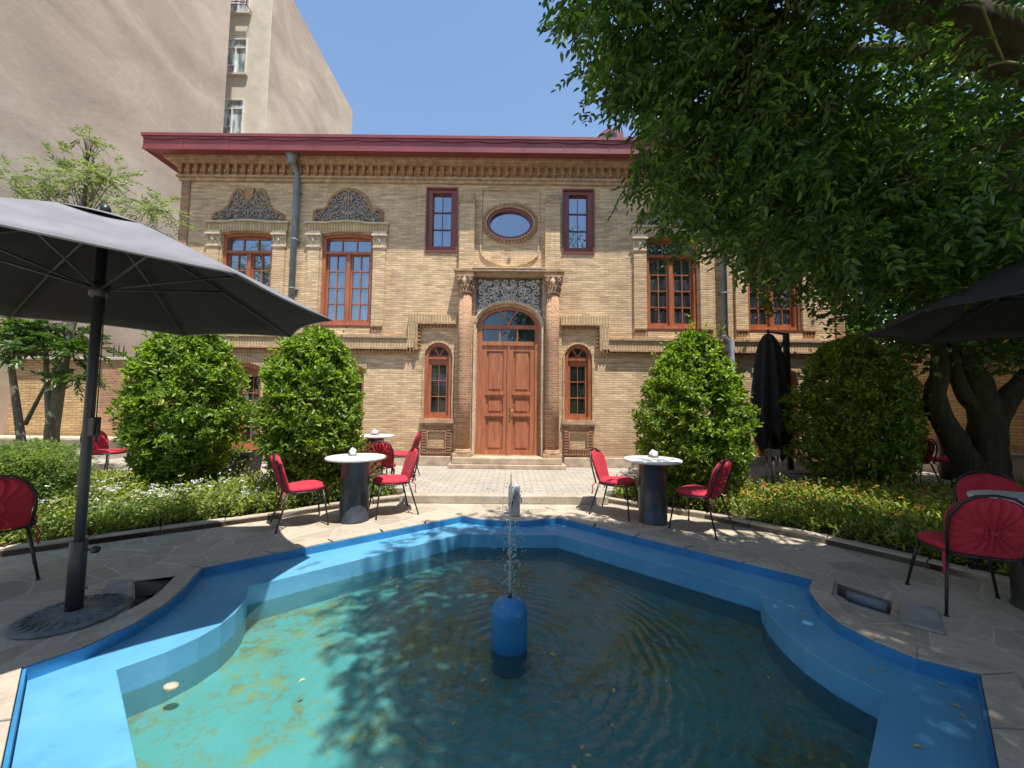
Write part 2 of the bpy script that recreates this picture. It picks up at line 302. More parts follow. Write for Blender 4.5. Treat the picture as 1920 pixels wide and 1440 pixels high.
# ------------------------------------------------------------ mesh builder
class MB:
    def __init__(s): s.v = []; s.f = []; s.m = []; s.sm = []
    def add(s, vs, fs, mi=0, smooth=False):
        o = len(s.v); s.v += [tuple(p) for p in vs]
        for f in fs: s.f.append(tuple(i+o for i in f)); s.m.append(mi); s.sm.append(smooth)
    def box(s, x0, x1, y0, y1, z0, z1, mi=0):
        v = [(x0,y0,z0),(x1,y0,z0),(x1,y1,z0),(x0,y1,z0),(x0,y0,z1),(x1,y0,z1),(x1,y1,z1),(x0,y1,z1)]
        s.add(v, [(0,3,2,1),(4,5,6,7),(0,1,5,4),(1,2,6,5),(2,3,7,6),(3,0,4,7)], mi)
    def bev(s, x0, x1, y0, y1, z0, z1, b=.01, mi=0):          # box with its four vertical and top edges chamfered
        def ring(d, z): return [(x0+d,y0,z),(x1-d,y0,z),(x1,y0+d,z),(x1,y1-d,z),(x1-d,y1,z),(x0+d,y1,z),(x0,y1-d,z),(x0,y0+d,z)]
        def ring2(d, z): return [(x0+d,y0+d*.7,z),(x1-d,y0+d*.7,z),(x1-d*.7,y0+d,z),(x1-d*.7,y1-d,z),(x1-d,y1-d*.7,z),(x0+d,y1-d*.7,z),(x0+d*.7,y1-d,z),(x0+d*.7,y0+d,z)]
        v = ring(b, z0)+ring(b, z1-b)+ring2(b, z1)
        f = [tuple(reversed(range(8))), tuple(range(16, 24))]
        for k in range(2):
            for i in range(8): f.append((k*8+i, k*8+(i+1)%8, k*8+8+(i+1)%8, k*8+8+i))
        s.add(v, f, mi)
    def poly(s, outer, holes=(), a=0, b=.1, plane='XZ', mi=0, caps=(True, True)):
        """extruded polygon with holes; plane XZ extrudes along Y from a (front) to b, plane XY along Z"""
        loops = [list(outer)]+[list(h) for h in holes]
        vec = [[Vector((p[0], p[1], 0)) for p in l] for l in loops]
        tris = tessellate_polygon(vec); flat = [p for l in loops for p in l]; n = len(flat)
        P = (lambda p, t: (p[0], t, p[1])) if plane == 'XZ' else (lambda p, t: (p[0], p[1], t))
        def orient(t, want):
            A, B, C = [flat[i] for i in t]; cr = (B[0]-A[0])*(C[1]-A[1])-(B[1]-A[1])*(C[0]-A[0])
            return t if (cr > 0) == want else t[::-1]
        va = [P(p, a) for p in flat]; vb = [P(p, b) for p in flat]
        wa = (plane == 'XZ'); fs = []
        if caps[0]: fs += [tuple(orient(tuple(t), True if plane == 'XZ' else False)) for t in tris]
        if caps[1]: fs += [tuple(i+n for i in orient(tuple(t), False if plane == 'XZ' else True)) for t in tris]
        o = 0
        for li, l in enumerate(loops):
            k = len(l); area = sum(l[i][0]*l[(i+1) % k][1]-l[(i+1) % k][0]*l[i][1] for i in range(k))
            for i in range(k):
                q = (o+i, o+(i+1) % k, n+o+(i+1) % k, n+o+i)
                ccw = area > 0
                if li: ccw = not ccw
                if plane == 'XZ': ccw = not ccw
                fs.append(q if ccw else q[::-1])
            o += k
        s.add(va+vb, fs, mi)
    def tube(s, pts, rad, seg=8, mi=0, cap=True, smooth=True, flat=None):
        pts = [Vector(p) for p in pts]; n = len(pts)
        if not hasattr(rad, '__len__'): rad = [rad]*n
        vs = []; up = Vector((0, 0, 1)); prev = None
        for i, p in enumerate(pts):
            d = (pts[min(i+1, n-1)]-pts[max(i-1, 0)])
            d = d.normalized() if d.length > 1e-9 else Vector((0, 0, 1))
            if prev is None:
                a = d.cross(Vector((0, 1, 0)) if abs(d.y) < .9 else Vector((1, 0, 0))).normalized()
            else:
                a = (prev-d*prev.dot(d)); a = a.normalized() if a.length > 1e-6 else d.orthogonal().normalized()
            prev = a; b = d.cross(a)
            for k in range(seg):
                t = 2*PI*k/seg; vs.append(p+(a*math.cos(t)+b*math.sin(t))*rad[i])
        fs = []
        for i in range(n-1):
            for k in range(seg):
                fs.append((i*seg+k, i*seg+(k+1) % seg, (i+1)*seg+(k+1) % seg, (i+1)*seg+k))
        if cap: fs.append(tuple(reversed(range(seg)))); fs.append(tuple((n-1)*seg+k for k in range(seg)))
        s.add(vs, fs, mi, smooth)
    def lathe(s, prof, cx=0, cy=0, seg=24, mi=0, smooth=True, cap=True, jitter=0):
        vs = []
        for r, z in prof:
            for k in range(seg):
                t = 2*PI*k/seg; vs.append((cx+r*math.cos(t), cy+r*math.sin(t), z))
        fs = []; n = len(prof)
        for i in range(n-1):
            for k in range(seg): fs.append((i*seg+k, i*seg+(k+1) % seg, (i+1)*seg+(k+1) % seg, (i+1)*seg+k))
        if cap: fs.append(tuple(reversed(range(seg)))); fs.append(tuple((n-1)*seg+k for k in range(seg)))
        s.add(vs, fs, mi, smooth)
    def build(s, name, mats, parent=None, loc=None, bevel=0, auto=False):
        me = bpy.data.meshes.new(name); me.from_pydata(s.v, [], s.f); me.update()
        if not isinstance(mats, (list, tuple)): mats = [mats]
        for m in mats: me.materials.append(m)
        me.polygons.foreach_set('material_index', s.m); me.polygons.foreach_set('use_smooth', s.sm)
        o = bpy.data.objects.new(name, me); COL.objects.link(o)
        if parent: o.parent = parent
        if loc: o.location = loc
        if bevel:
            b = o.modifiers.new('bevel', 'BEVEL'); b.width = bevel; b.segments = 2; b.limit_method = 'ANGLE'
        return o

def tag(o, label=None, cat=None, group=None, kind=None):
    if label: o['label'] = label
    if cat: o['category'] = cat
    if group: o['group'] = group
    if kind: o['kind'] = kind
    return o
def empty(name, loc=(0, 0, 0), rz=0, label=None, cat=None, group=None):
    o = bpy.data.objects.new(name, None); COL.objects.link(o); o.location = loc; o.rotation_euler = (0, 0, rz); o.empty_display_size = .1
    return tag(o, label, cat, group)
def kids(o): return [c for c in COL.objects if c.parent is o]
def dup(root, loc, rz, label, group=None):
    r = root.copy(); COL.objects.link(r); r.location = loc; r.rotation_euler = (0, 0, rz); r['label'] = label
    if group: r['group'] = group
    for ch in kids(root):
        c = ch.copy(); COL.objects.link(c); c.parent = r
        for g in kids(ch):
            d = g.copy(); COL.objects.link(d); d.parent = c
    return r

# ------------------------------------------------------------ leaves (numpy)
def unit(a): return a/np.maximum(np.linalg.norm(a, axis=-1, keepdims=True), 1e-9)
def leaf_geo(P, D, Nn, Ln, W, fold=.25):
    """folded six point leaves: P base, D direction, Nn normal, Ln length, W width (arrays)"""
    D = unit(D); S = unit(np.cross(D, Nn)); U = np.cross(S, D); Ln = Ln[:, None]; W = W[:, None]
    v = np.stack([P, P+D*Ln*.30+S*W*.5+U*W*fold, P+D*Ln*.70+S*W*.36+U*W*fold*.6, P+D*Ln-U*Ln*.12,
                  P+D*Ln*.70-S*W*.36+U*W*fold*.6, P+D*Ln*.30-S*W*.5+U*W*fold], 1)
    return v.reshape(-1, 3)
def leaves_obj(name, vs, mat, parent=None):
    n = len(vs)//6
    me = bpy.data.meshes.new(name); me.vertices.add(n*6); me.vertices.foreach_set('co', vs.astype(np.float32).ravel())
    base = (np.arange(n)*6)[:, None]; q = np.concatenate([base+np.array([0, 1, 2, 3]), base+np.array([0, 3, 4, 5])], 1).ravel()
    me.loops.add(n*8); me.loops.foreach_set('vertex_index', q.astype(np.int32))
    me.polygons.add(n*2); me.polygons.foreach_set('loop_start', (np.arange(n*2)*4).astype(np.int32))
    me.update(calc_edges=True); me.materials.append(mat)
    o = bpy.data.objects.new(name, me); COL.objects.link(o)
    if parent: o.parent = parent
    return o
def rdir(n): return unit(RNG.normal(size=(n, 3)))
def compound(P, D, length=.26, pairs=5, lw=(.062, .019), droop=.35, jit=.25):
    """pinnate leaves: each P gets a rachis along D with pairs of leaflets; returns leaf verts"""
    n = len(P); D = unit(D); out = []
    up = np.array([0, 0, 1.0]) + RNG.normal(size=(n, 3))*.35
    S = unit(np.cross(D, up)); U = unit(np.cross(S, D))
    Lr = length*RNG.uniform(.75, 1.2, n)[:, None]
    for k in range(pairs+1):
        t = (.22+.78*k/pairs); pos = P+D*Lr*t - np.array([0, 0, 1.0])*(Lr*droop*t*t)
        if k == pairs: sides = [0]
        else: sides = [-1, 1]
        for sd in sides:
            d = D*(.75 if sd else 1)+S*sd*.8-np.array([0, 0, 1.0])*.25+RNG.normal(size=(n, 3))*jit*.5
            nn = U+RNG.normal(size=(n, 3))*jit
            ln = lw[0]*RNG.uniform(.75, 1.2, n); out.append(leaf_geo(pos, d, nn, ln, ln*lw[1]/lw[0]))
    return np.concatenate(out)
def blob_points(n, c, r, shell=.5):
    d = rdir(n); rr = (shell+(1-shell)*RNG.random(n))[:, None]; return np.array(c)+d*np.array(r)*rr, d
def lump(P, s=1.0, seed=0):                 # smooth pseudo noise, for uneven outlines
    x, y, z = (P*s).T
    return (np.sin(x*2.1+seed)+np.sin(y*2.7+1.3*seed+1)+np.sin(z*3.1+.7*seed+2)+np.sin((x+z)*4.3+seed*2)+np.sin((y-z)*5.1+seed))/5

# ============================================================ WORLD, SUN, CAMERA
w = bpy.data.worlds.new('World'); sc.world = w; w.use_nodes = True; nt = w.node_tree; nt.nodes.clear()
sky = nt.nodes.new('ShaderNodeTexSky'); sky.sky_type = 'NISHITA'; sky.sun_disc = False
sky.sun_elevation = SUN_EL; sky.sun_rotation = math.radians(180)-SUN_AZ; sky.air_density = 1.35; sky.dust_density = .25; sky.ozone_density = 2.6; sky.altitude = 0
bg = nt.nodes.new('ShaderNodeBackground'); bg.inputs['Strength'].default_value = .135
wo = nt.nodes.new('ShaderNodeOutputWorld'); nt.links.new(sky.outputs[0], bg.inputs[0]); nt.links.new(bg.outputs[0], wo.inputs[0])
sl = bpy.data.lights.new('sun', 'SUN'); sl.energy = 5.0; sl.angle = math.radians(.53); sl.color = (1, .95, .87)
so = bpy.data.objects.new('sun', sl); COL.objects.link(so)
S = Vector((math.cos(SUN_EL)*math.sin(SUN_AZ), -math.cos(SUN_EL)*math.cos(SUN_AZ), math.sin(SUN_EL)))
so.rotation_euler = S.to_track_quat('Z', 'Y').to_euler(); so.location = (4, -8, 20)
cam = bpy.data.cameras.new('camera'); co = bpy.data.objects.new('camera', cam); COL.objects.link(co); sc.camera = co
cam.sensor_width = 36; cam.lens = 36*FPX/1920; cam.clip_start = .05; cam.clip_end = 1000
co.location = (0, 0, CAMH)
f = Vector((0, math.cos(PITCH), math.sin(PITCH))); r0 = Vector((1, 0, 0)); u0 = r0.cross(f)
r = r0*math.cos(ROLL)+u0*math.sin(ROLL); u = r.cross(f)
co.matrix_world = Matrix(((r.x, u.x, -f.x, 0), (r.y, u.y, -f.y, 0), (r.z, u.z, -f.z, CAMH), (0, 0, 0, 1)))
sc.view_settings.view_transform = 'Standard'; sc.view_settings.look = 'None'; sc.view_settings.exposure = .58; sc.view_settings.gamma = 1

# ============================================================ POOL + GROUND
CY = 2.6
back_in = [(.54, 4.38), (0, 4.37), (-.54, 4.38)]
inner_q = back_in+[(-2.03, 3.07), (-1.96, 2.97), (-1.90, 2.84), (-1.86, 2.70), (-1.85, 2.56), (-1.88, 2.42), (-1.95, 2.28), (-2.08, 2.13), (-.54, .82), (.54, .82),
           (1.88, 2.02), (1.79, 2.20), (1.755, 2.38), (1.76, 2.56), (1.80, 2.78), (1.87, 2.96), (1.95, 3.08)]
outer_q = [(.58, 4.81), (.34, 4.70), (.12, 4.66), (0, 4.655), (-.12, 4.66), (-.34, 4.70), (-.60, 4.82), (-2.53, 3.24), (-2.47, 3.10), (-2.38, 2.90), (-2.31, 2.68), (-2.29, 2.44), (-2.34, 2.20), (-2.46, 2.03),
           (-.6, .38), (.6, .38), (2.42, 2.06), (2.22, 2.18), (2.13, 2.34), (2.09, 2.52), (2.13, 2.72), (2.24, 2.97), (2.41, 3.15)]
def mirror4(q): return list(q)
def offset(q, d):
    pts = mirror4(q); n = len(pts); out = []
    area = sum(pts[i][0]*pts[(i+1) % n][1]-pts[(i+1) % n][0]*pts[i][1] for i in range(n)); sg = 1 if area > 0 else -1
    for i in range(n):
        a = Vector(pts[i-1]); b = Vector(pts[i]); c = Vector(pts[(i+1) % n])
        e1 = (b-a).normalized(); e2 = (c-b).normalized()
        n1 = Vector((e1.y, -e1.x))*sg; n2 = Vector((e2.y, -e2.x))*sg; nn = (n1+n2)
        nn = nn.normalized() if nn.length > 1e-3 else n1
        k = d/max(.5, nn.dot(n1)); p = b+nn*k; out.append((p.x, p.y))
    return out
INNER = mirror4(inner_q); OUTER = mirror4(outer_q); STONE = offset(outer_q, .13)
pitL = [(-2.86, 3.02), (-2.62, 3.12), (-2.545, 2.98), (-2.50, 2.80), (-2.50, 2.60), (-2.62, 2.78)]
pitR = [(2.58, 3.12), (2.74, 2.84), (2.46, 2.58), (2.40, 2.74), (2.42, 2.94)]
big = [(-200, -200), (200, -200), (200, 400), (-200, 400)]
g = MB(); g.poly(big, [[(-3.3, .05), (3.3, .05), (3.3, 5.2), (-3.3, 5.2)]], -.04, -.035, 'XY'); tag(g.build('ground', M['bench']), kind='structure')
kerbL = [(-7.5, 1.2), (-5.6, 2.55), (-4.45, 3.45), (-3.62, 4.07), (-2.75, 4.70), (-2.35, 5.10), (-1.9, 5.42), (-1.53, 5.62)]
kerbR = [(1.36, 5.66), (1.95, 5.20), (2.42, 4.86), (2.74, 4.50), (3.22, 4.00), (3.62, 3.42), (3.86, 3.0), (4.5, 1.2)]
g = MB(); g.poly([(-12, -6), (12, -6), (12, 5.6), (-12, 5.6)], [STONE, pitL, pitR], -.12, 0, 'XY'); tag(g.build('pool_paving', M['paving']), kind='structure')
PZ = .10
g = MB(); g.poly([(-14, 6.0), (-1.65, 6.0), (-1.52, 5.66), (1.33, 5.70), (1.5, 6.0), (14, 6.0), (14, 12), (-14, 12)], [], .0, PZ, 'XY'); tag(g.build('plaza', M['plaza']), kind='structure')
g = MB()
g.poly([(-1.56, 5.48), (1.38, 5.52), (1.36, 5.70), (-1.55, 5.66)], [], 0, PZ+.012, 'XY'); tag(g.build('plaza_kerb', M['coping'], bevel=.01), 'long pale stone kerb step crossing between the two flower beds', 'kerb')
def kerbline(pts, wd, z, name, label):
    b = MB()
    for i in range(len(pts)-1):
        a = Vector(pts[i]); c = Vector(pts[i+1]); ln = (c-a).length; n = max(1, round(ln/.55)); d = (c-a)/n; nr = Vector((-d.y, d.x)).normalized()*wd
        for k in range(n):
            p = a+d*k; q = a+d*(k+1)-d.normalized()*.006; z1 = z+random.uniform(-.005, .006)
            b.poly([tuple(p), tuple(q), tuple(q+nr), tuple(p+nr)], [], -.03, z1, 'XY')
    o = b.build(name, M['coping'], bevel=.008); return tag(o, label, 'kerb')
kerbline(kerbL, .10, .07, 'stone_kerb', 'beige stone kerb edging the bed of white flowers')
kerbline(kerbR, .10, .07, 'stone_kerb', 'beige stone kerb edging the bed of orange flowers')
g = MB(); g.poly(kerbL[::1]+[(-1.62, 6.0), (-12, 6.0), (-12, 1.2)], [], .0, .05, 'XY'); tag(g.build('bed_soil', M['soil']), kind='structure')
g = MB(); g.poly(kerbR+[(12, 1.2), (12, 6.0), (1.45, 6.0)], [], .0, .05, 'XY'); tag(g.build('bed_soil', M['soil']), kind='structure')

pool = empty('garden_pool', (0, CY, 0), 0, 'star shaped blue painted pool with stone rim filling the foreground', 'pool')
def P0(pts): return [(x, y-CY) for x, y in pts]
g = MB()
# rim stones: ring broken into lengths
n = len(OUTER)
for i in range(n):
    a, b = Vector(OUTER[i]), Vector(OUTER[(i+1) % n]); c, d = Vector(STONE[i]), Vector(STONE[(i+1) % n]); k = max(1, round((b-a).length/.5))
    for j in range(k):
        t0, t1 = j/k, (j+1)/k-(.008 if k > 1 else 0)
        q = [a.lerp(b, t0), a.lerp(b, t1), c.lerp(d, t1), c.lerp(d, t0)]; q = [(p.x, p.y-CY) for p in q]
        g.poly(q, [], -.14, .022+random.uniform(-.003, .003), 'XY')
g.build('stone_rim', M['coping'], pool, bevel=.006)
g = MB(); g.poly(P0(offset(outer_q, -.003)), [P0(offset(outer_q, -.016))], -.13, .012, 'XY'); g.build('blue_upstand', M['blue_dark'], pool)
g = MB(); g.poly(P0(offset(outer_q, .010)), [P0(INNER)], -.38, -.055, 'XY'); g.build('ledge', M['blue'], pool, bevel=.004)
g = MB(); g.poly(P0(offset(inner_q, .06)), [], -.42, -.335, 'XY'); g.build('pool_floor', M['floor'], pool)
g = MB(); g.poly(P0(offset(inner_q, .003)), [], -.2001, -.20, 'XY', caps=(False, True)); o = g.build('water', M['water'], None, (0, CY, 0)); tag(o, kind='structure')

def pit(pts, name, label, slab=None, pipe=None):
    r = empty(name, (0, 0, 0), 0, label, 'drain pit')
    cx = sum(p[0] for p in pts)/len(pts); cy = sum(p[1] for p in pts)/len(pts); r.location = (cx, cy, 0)
    q = [(x-cx, y-cy) for x, y in pts]; big = [(x*1.14, y*1.14) for x, y in q]
    b = MB(); b.poly(big, [q], -.30, -.002, 'XY'); b.build('pit_wall', M['coping'], r)
    b = MB(); b.poly(big, [], -.32, -.09 if pipe else -.17, 'XY'); b.build('pit_floor', M['bench'] if pipe else M['slab'], r)
    if slab:
        b = MB(); b.poly([(x-cx, y-cy) for x, y in slab], [], .002, .018, 'XY'); b.build('cover_slab', M['slab'], r, bevel=.004)
    if pipe:
        b = MB(); b.tube([(pipe[0][0]-cx, pipe[0][1]-cy, -.05), (pipe[1][0]-cx, pipe[1][1]-cy, -.05)], .035, 12); b.build('pipe', M['zinc'], r)
    return r
pit(pitL, 'drain_pit', 'dark triangular drain pit sunk behind the left curve of the pool', [(-3.03, 3.0), (-2.88, 3.03), (-2.64, 2.78), (-2.52, 2.58), (-2.62, 2.52), (-2.85, 2.75)])
pit(pitR, 'drain_pit', 'pale drain pit with a grey pipe beside the right curve of the pool', [(2.77, 2.82), (2.92, 2.72), (2.64, 2.42), (2.49, 2.54)], [(2.58, 3.03), (2.71, 2.85)])

# nozzle + jet
ft = empty('fountain_nozzle', (0, 2.62, -.36), 0, 'domed blue fountain nozzle standing in the middle of the water', 'fountain')
g = MB(); R = .118
prof = [(R, 0), (R, .30), (R, .36)]+[(R*math.cos(t), .38+.085*math.sin(t)) for t in [k*PI/2/7 for k in range(8)]]
prof[-1] = (.012, .465); g.lathe(prof, seg=32); g.build('nozzle_body', M['blue_dark'], ft)
g = MB(); g.lathe([(.014, .46), (.014, .485), (.008, .49)], seg=12); g.build('nozzle_tip', M['black_metal'], ft)
g = MB()
g.tube([(0, 0, .08+.02*i) for i in range(42)], [  .0048*(1+.3*math.sin(i*1.7)) for i in range(44)], 6)
def droplet(p, r):
    v = [(p[0]+r*a, p[1]+r*b, p[2]+r*c*1.5) for a, b, c in ((1,0,0),(-1,0,0),(0,1,0),(0,-1,0),(0,0,1),(0,0,-1))]
    g.add(v, [(0,2,4),(2,1,4),(1,3,4),(3,0,4),(2,0,5),(1,2,5),(3,1,5),(0,3,5)], 0, True)
for i in range(460):
    az = random.uniform(0, 2*PI); spread = random.gauss(0, 1)*.075; v0 = random.uniform(2.4, 3.9)
    tmax = 2*v0/9.8; t = tmax*random.uniform(.25, 1.04) if i % 3 else tmax*random.uniform(.5, 1.0)
    h = .08+v0*t-4.9*t*t
    if h < -.19: continue
    droplet((math.cos(az)*spread*t*2.0, math.sin(az)*spread*t*2.0, h), random.uniform(.0025, .0062))
for i in range(90):
    droplet((random.gauss(0, .012), random.gauss(0, .012), .03+random.random()*.83), random.uniform(.002, .0045))
o = g.build('water_jet', M['drop'], None, (0, 2.62, 0)); tag(o, 'thin upward jet of water with scattered falling droplets above the blue nozzle', 'water jet')

# tap post behind the pool
tp = empty('tap_post', (.045, 4.93, 0), 0, 'grey stone post with a metal tap and spout behind the pool', 'tap')
g = MB(); g.lathe([(.072, 0), (.074, .02), (.074, .36), (.066, .385), (.03, .395)], seg=20)
g.build('post', M['pump_steel'], tp)
g = MB(); g.tube([(0, -.07, .30), (0, -.12, .305), (.0, -.135, .27)], .011, 8); g.build('spout', M['holder'], tp)
g = MB(); g.tube([(.0, -.085, .33), (.06, -.10, .26), (.085, -.10, .23), (.085, -.10, .18)], .008, 8); g.build('handle', M['holder'], tp)
g = MB(); g.tube([(-.0, -.09, .28), (-.045, -.10, .06), (-.05, -.11, .02)], .006, 6); g.build('hose', M['black_metal'], tp)
g = MB(); g.bev(-.17, -.02, -.12, -.02, .0, .025, .004); g.build('foot_plate', M['slab'], tp)

# ============================================================ HOUSE
HX, HY, HZ = -.085, 8.4, PZ
house = empty('brick_house', (HX, HY, HZ), 0, 'two storey yellow brick mansion with red eaves and a carved entrance portal', 'house')
def Z(z): return z-HZ
W2 = 7.40
def rect(x0, x1, z0, z1): return [(x0, z0), (x1, z0), (x1, z1), (x0, z1)]
def arched(c, hw, z0, zs, rise, n=14):
    return [(c-hw, z0), (c+hw, z0)]+[(c+hw*math.cos(t), zs+rise*math.sin(t)) for t in [PI*k/n for k in range(n+1)]]
def segarch(c, hw, z0, zs, rise, n=10):
    return [(c-hw, z0), (c+hw, z0)]+[(c+hw*(1-2*k/n), zs+rise*(1-(1-2*k/n)**2)) for k in range(n+1)]
def ell(cx, cz, rx, rz, n=40): return [(cx+rx*math.cos(2*PI*k/n), cz+rz*math.sin(2*PI*k/n)) for k in range(n)]
BIG = [-5.87, -3.63, 3.63, 5.87]; SM = 1.535
op_big = [segarch(c, .57, Z(3.13), Z(5.17), .06) for c in BIG]
op_rect = [rect(s*SM-.33, s*SM+.33, Z(4.84), Z(6.27)) for s in (-1, 1)]
op_small = [arched(s*SM, .30, Z(1.10), Z(2.46), .31) for s in (-1, 1)]
op_oval = [ell(0, Z(5.48), .52, .36)]
op_door = [arched(0, .70, Z(.33), Z(3.14), .46)]
op_fr = [segarch(c, .47, Z(.36), Z(2.16), .12) for c in BIG]
g = MB(); g.poly(rect(-W2, W2, Z(.10), Z(6.5)), op_big+op_rect+op_small+op_oval+op_door+op_fr, 0, .30)
g.build('facade_wall', M['brick'], house)
g = MB(); g.box(-W2, W2, .301, 7, 0, Z(6.5)); g.build('side_wall', M['brick'], house)
# corner strips
g = MB(); g.box(-W2-.003, -W2+.18, -.035, -.002, Z(.33), Z(6.38)); g.build('corner_strip', M['brick_red'], house)
g = MB(); g.box(W2-.18, W2+.003, -.035, -.002, Z(.33), Z(6.38)); g.build('corner_strip', M['brick_red'], house)
# plinth and steps
g = MB(); g.box(-W2-.04, -1.22, -.09, 0, Z(.10), Z(.30)); g.box(1.22, W2+.04, -.09, 0, Z(.10), Z(.30)); g.build('plinth', M['stone'], house, bevel=.01)
g = MB(); g.box(-1.21, 1.21, -.46, .28, 0, .085); g.build('entrance_step', M['stone'], house, bevel=.012)
g = MB(); g.box(-1.14, 1.14, -.40, .28, .087, Z(.315)); g.build('entrance_step', M['stone'], house, bevel=.012)
# cornice: stepped bands with a carved frieze of small blocks
g = MB()
g.box(-W2-.06, W2+.06, -.05, -.0015, Z(6.38), Z(6.45)); g.box(-W2-.10, W2+.10, -.09, 0, Z(6.452), Z(6.50))
g.box(-W2-.06, W2+.06, -.05, .3, Z(6.502), Z(6.73)); g.box(-W2-.18, W2+.18, -.17, .3, Z(6.732), Z(6.79)); g.box(-W2-.26, W2+.26, -.25, .3, Z(6.792), Z(6.89))
g.build('cornice', M['trim'], house)
g = MB(); x = -W2-.02; g.box(-W2-.055, W2+.055, -.060, -.051, Z(6.505), Z(6.729))
while x < W2:
    g.box(x, x+.075, -.135, -.052, Z(6.545), Z(6.73)); g.box(x+.018, x+.057, -.115, -.052, Z(6.512), Z(6.543))
    x += .178
g.build('frieze_blocks', M['terracotta'], house); g = MB(); x = -W2+.09
while x < W2-.1:
    g.add([(x-.035, -.054, Z(6.60)), (x, -.09, Z(6.56)), (x+.035, -.054, Z(6.60)), (x, -.054, Z(6.70)), (x, -.10, Z(6.63))], [(0,1,4),(1,2,4),(2,3,4),(3,0,4)])
    x += .178
g.box(-W2, W2, -.0535, -.051, Z(6.585), Z(6.60)); g.build('frieze_rosettes', M['cream'], house)
# roof
roof = MB(); ex, ey = 7.85, -.52
z0, z1 = Z(6.79), Z(7.11)
roof.box(-ex, ex, ey, ey+.03, z0, z1)
roof.box(-ex, -ex+.03, ey+.03, 8, z0, z1); roof.box(ex-.03, ex, ey+.03, 8, z0, z1)
roof.add([(-ex+.03, ey+.03, z0+.002), (ex-.03, ey+.03, z0+.002), (W2+.28, -.02, Z(6.90)), (-W2-.28, -.02, Z(6.90))], [(0, 3, 2, 1)])
roof.add([(-ex+.03, ey+.03, z0+.002), (-W2-.28, -.02, Z(6.90)), (-W2-.28, 8, Z(6.90)), (-ex+.03, 8, z0+.002)], [(0, 3, 2, 1)])
roof.add([(ex-.03, ey+.03, z0+.002), (W2+.28, -.02, Z(6.90)), (W2+.28, 8, Z(6.90)), (ex-.03, 8, z0+.002)], [(0, 1, 2, 3)])
roof.add([(-ex, ey, z1), (ex, ey, z1), (ex-3, 3.6, z1+.55), (-ex+3, 3.6, z1+.55), (ex, 8, z1), (-ex, 8, z1)], [(0, 1, 2, 3), (1, 4, 2), (5, 0, 3), (4, 5, 3, 2)])
ro = roof.build('roof', M['roof'], house)
g = MB(); g.box(-ex-.02, ex+.02, ey-.045, ey-.002, z1-.05, z1+.012)      # projecting lip
x = -ex
while x < ex-.3:                                                       # sagging tin flashing below the lip
    wd = random.uniform(.7, 1.1); x2 = min(x+wd, ex); dz = random.uniform(.05, .09)
    pts = [(x, z1-.052)]+[(x+(x2-x)*k/8, z1-.052-.035-(dz*.5)*math.sin(PI*k/8)) for k in range(9)]+[(x2, z1-.052)]
    g.poly(pts, [], ey-.022, ey-.004); x = x2+.004
g.box(-ex-.01, ex+.01, ey-.014, ey-.001, z0-.012, z0+.02)
x = -ex+.85
while x < ex-.2: g.box(x, x+.012, ey-.012, ey-.0005, z0+.021, z1-.13); x += random.uniform(.85, 1.0)
g.build('flashing', M['roof'], ro)
g = MB(); g.poly([(1.86, z1), (2.45, z1), (2.45, z1+.24), (2.12, z1+.34), (1.95, z1+.24)], [], ey+.12, ey+1.4); g.build('dormer', M['roof'], ro)
g = MB(); g.box(2.02, 2.3, ey+.108, ey+.118, z1+.05, z1+.22); g.build('dormer_opening', M['glass_dark'], ro)
for xx in (-1.75, .97): 
    g = MB(); g.box(xx-.05, xx+.05, ey+.3, ey+.5, z1, z1+.10); g.build('roof_vent', M['terracotta'], ro)

# belts: lower band, riser, upper band over the small windows
def soldier_belt(s):
    b = MB(); f = lambda a, c: (min(a*s, c*s), max(a*s, c*s))
    x0, x1 = f(2.03, W2+.05); b.box(x0, x1, -.09, -.002, Z(2.64), Z(2.84))
    x0, x1 = f(2.03, 2.20); b.box(x0, x1, -.09, -.002, Z(2.842), Z(3.20))
    x0, x1 = f(1.14, 2.20); b.box(x0, x1, -.09, -.002, Z(3.202), Z(3.37)); b.build('belt_course', M['brick_soldier'], house)
    b = MB()
    x0, x1 = f(2.03, W2+.05); b.box(x0, x1, -.115, -.001, Z(2.845), Z(2.88)) if False else None
    x0, x1 = f(2.203, W2+.08); b.box(x0, x1, -.12, -.002, Z(2.845), Z(2.885)); b.box(x0, x1, -.12, -.091, Z(2.60), Z(2.64)); 
    x0, x1 = f(1.14, 2.03); b.box(x0, x1, -.12, -.003, Z(3.165), Z(3.20))
    x0, x1 = f(1.985, 2.028); b.box(x0, x1, -.12, -.004, Z(2.60), Z(3.16))
    b.build('belt_moulding', M['trim'], house)
    b = MB(); x = 2.05
    while x < W2:
        a, c = f(x, x+.035); b.box(a, c, -.085, -.003, Z(2.575), Z(2.636)); x += .075
    x = 1.16
    while x < 1.97:
        a, c = f(x, x+.035); b.box(a, c, -.085, -.003, Z(3.10), Z(3.162)); x += .075
    z = 2.62
    while z < 3.14:
        a, c = f(1.93, 1.983); b.box(a, c, -.07, -.003, Z(z), Z(z+.04)); z += .085
    a, c = f(2.032, W2); b.box(a, c, -.05, -.002, Z(2.50), Z(2.572)); b.build('dentils', M['terracotta'], house)
for s in (-1, 1): soldier_belt(s)

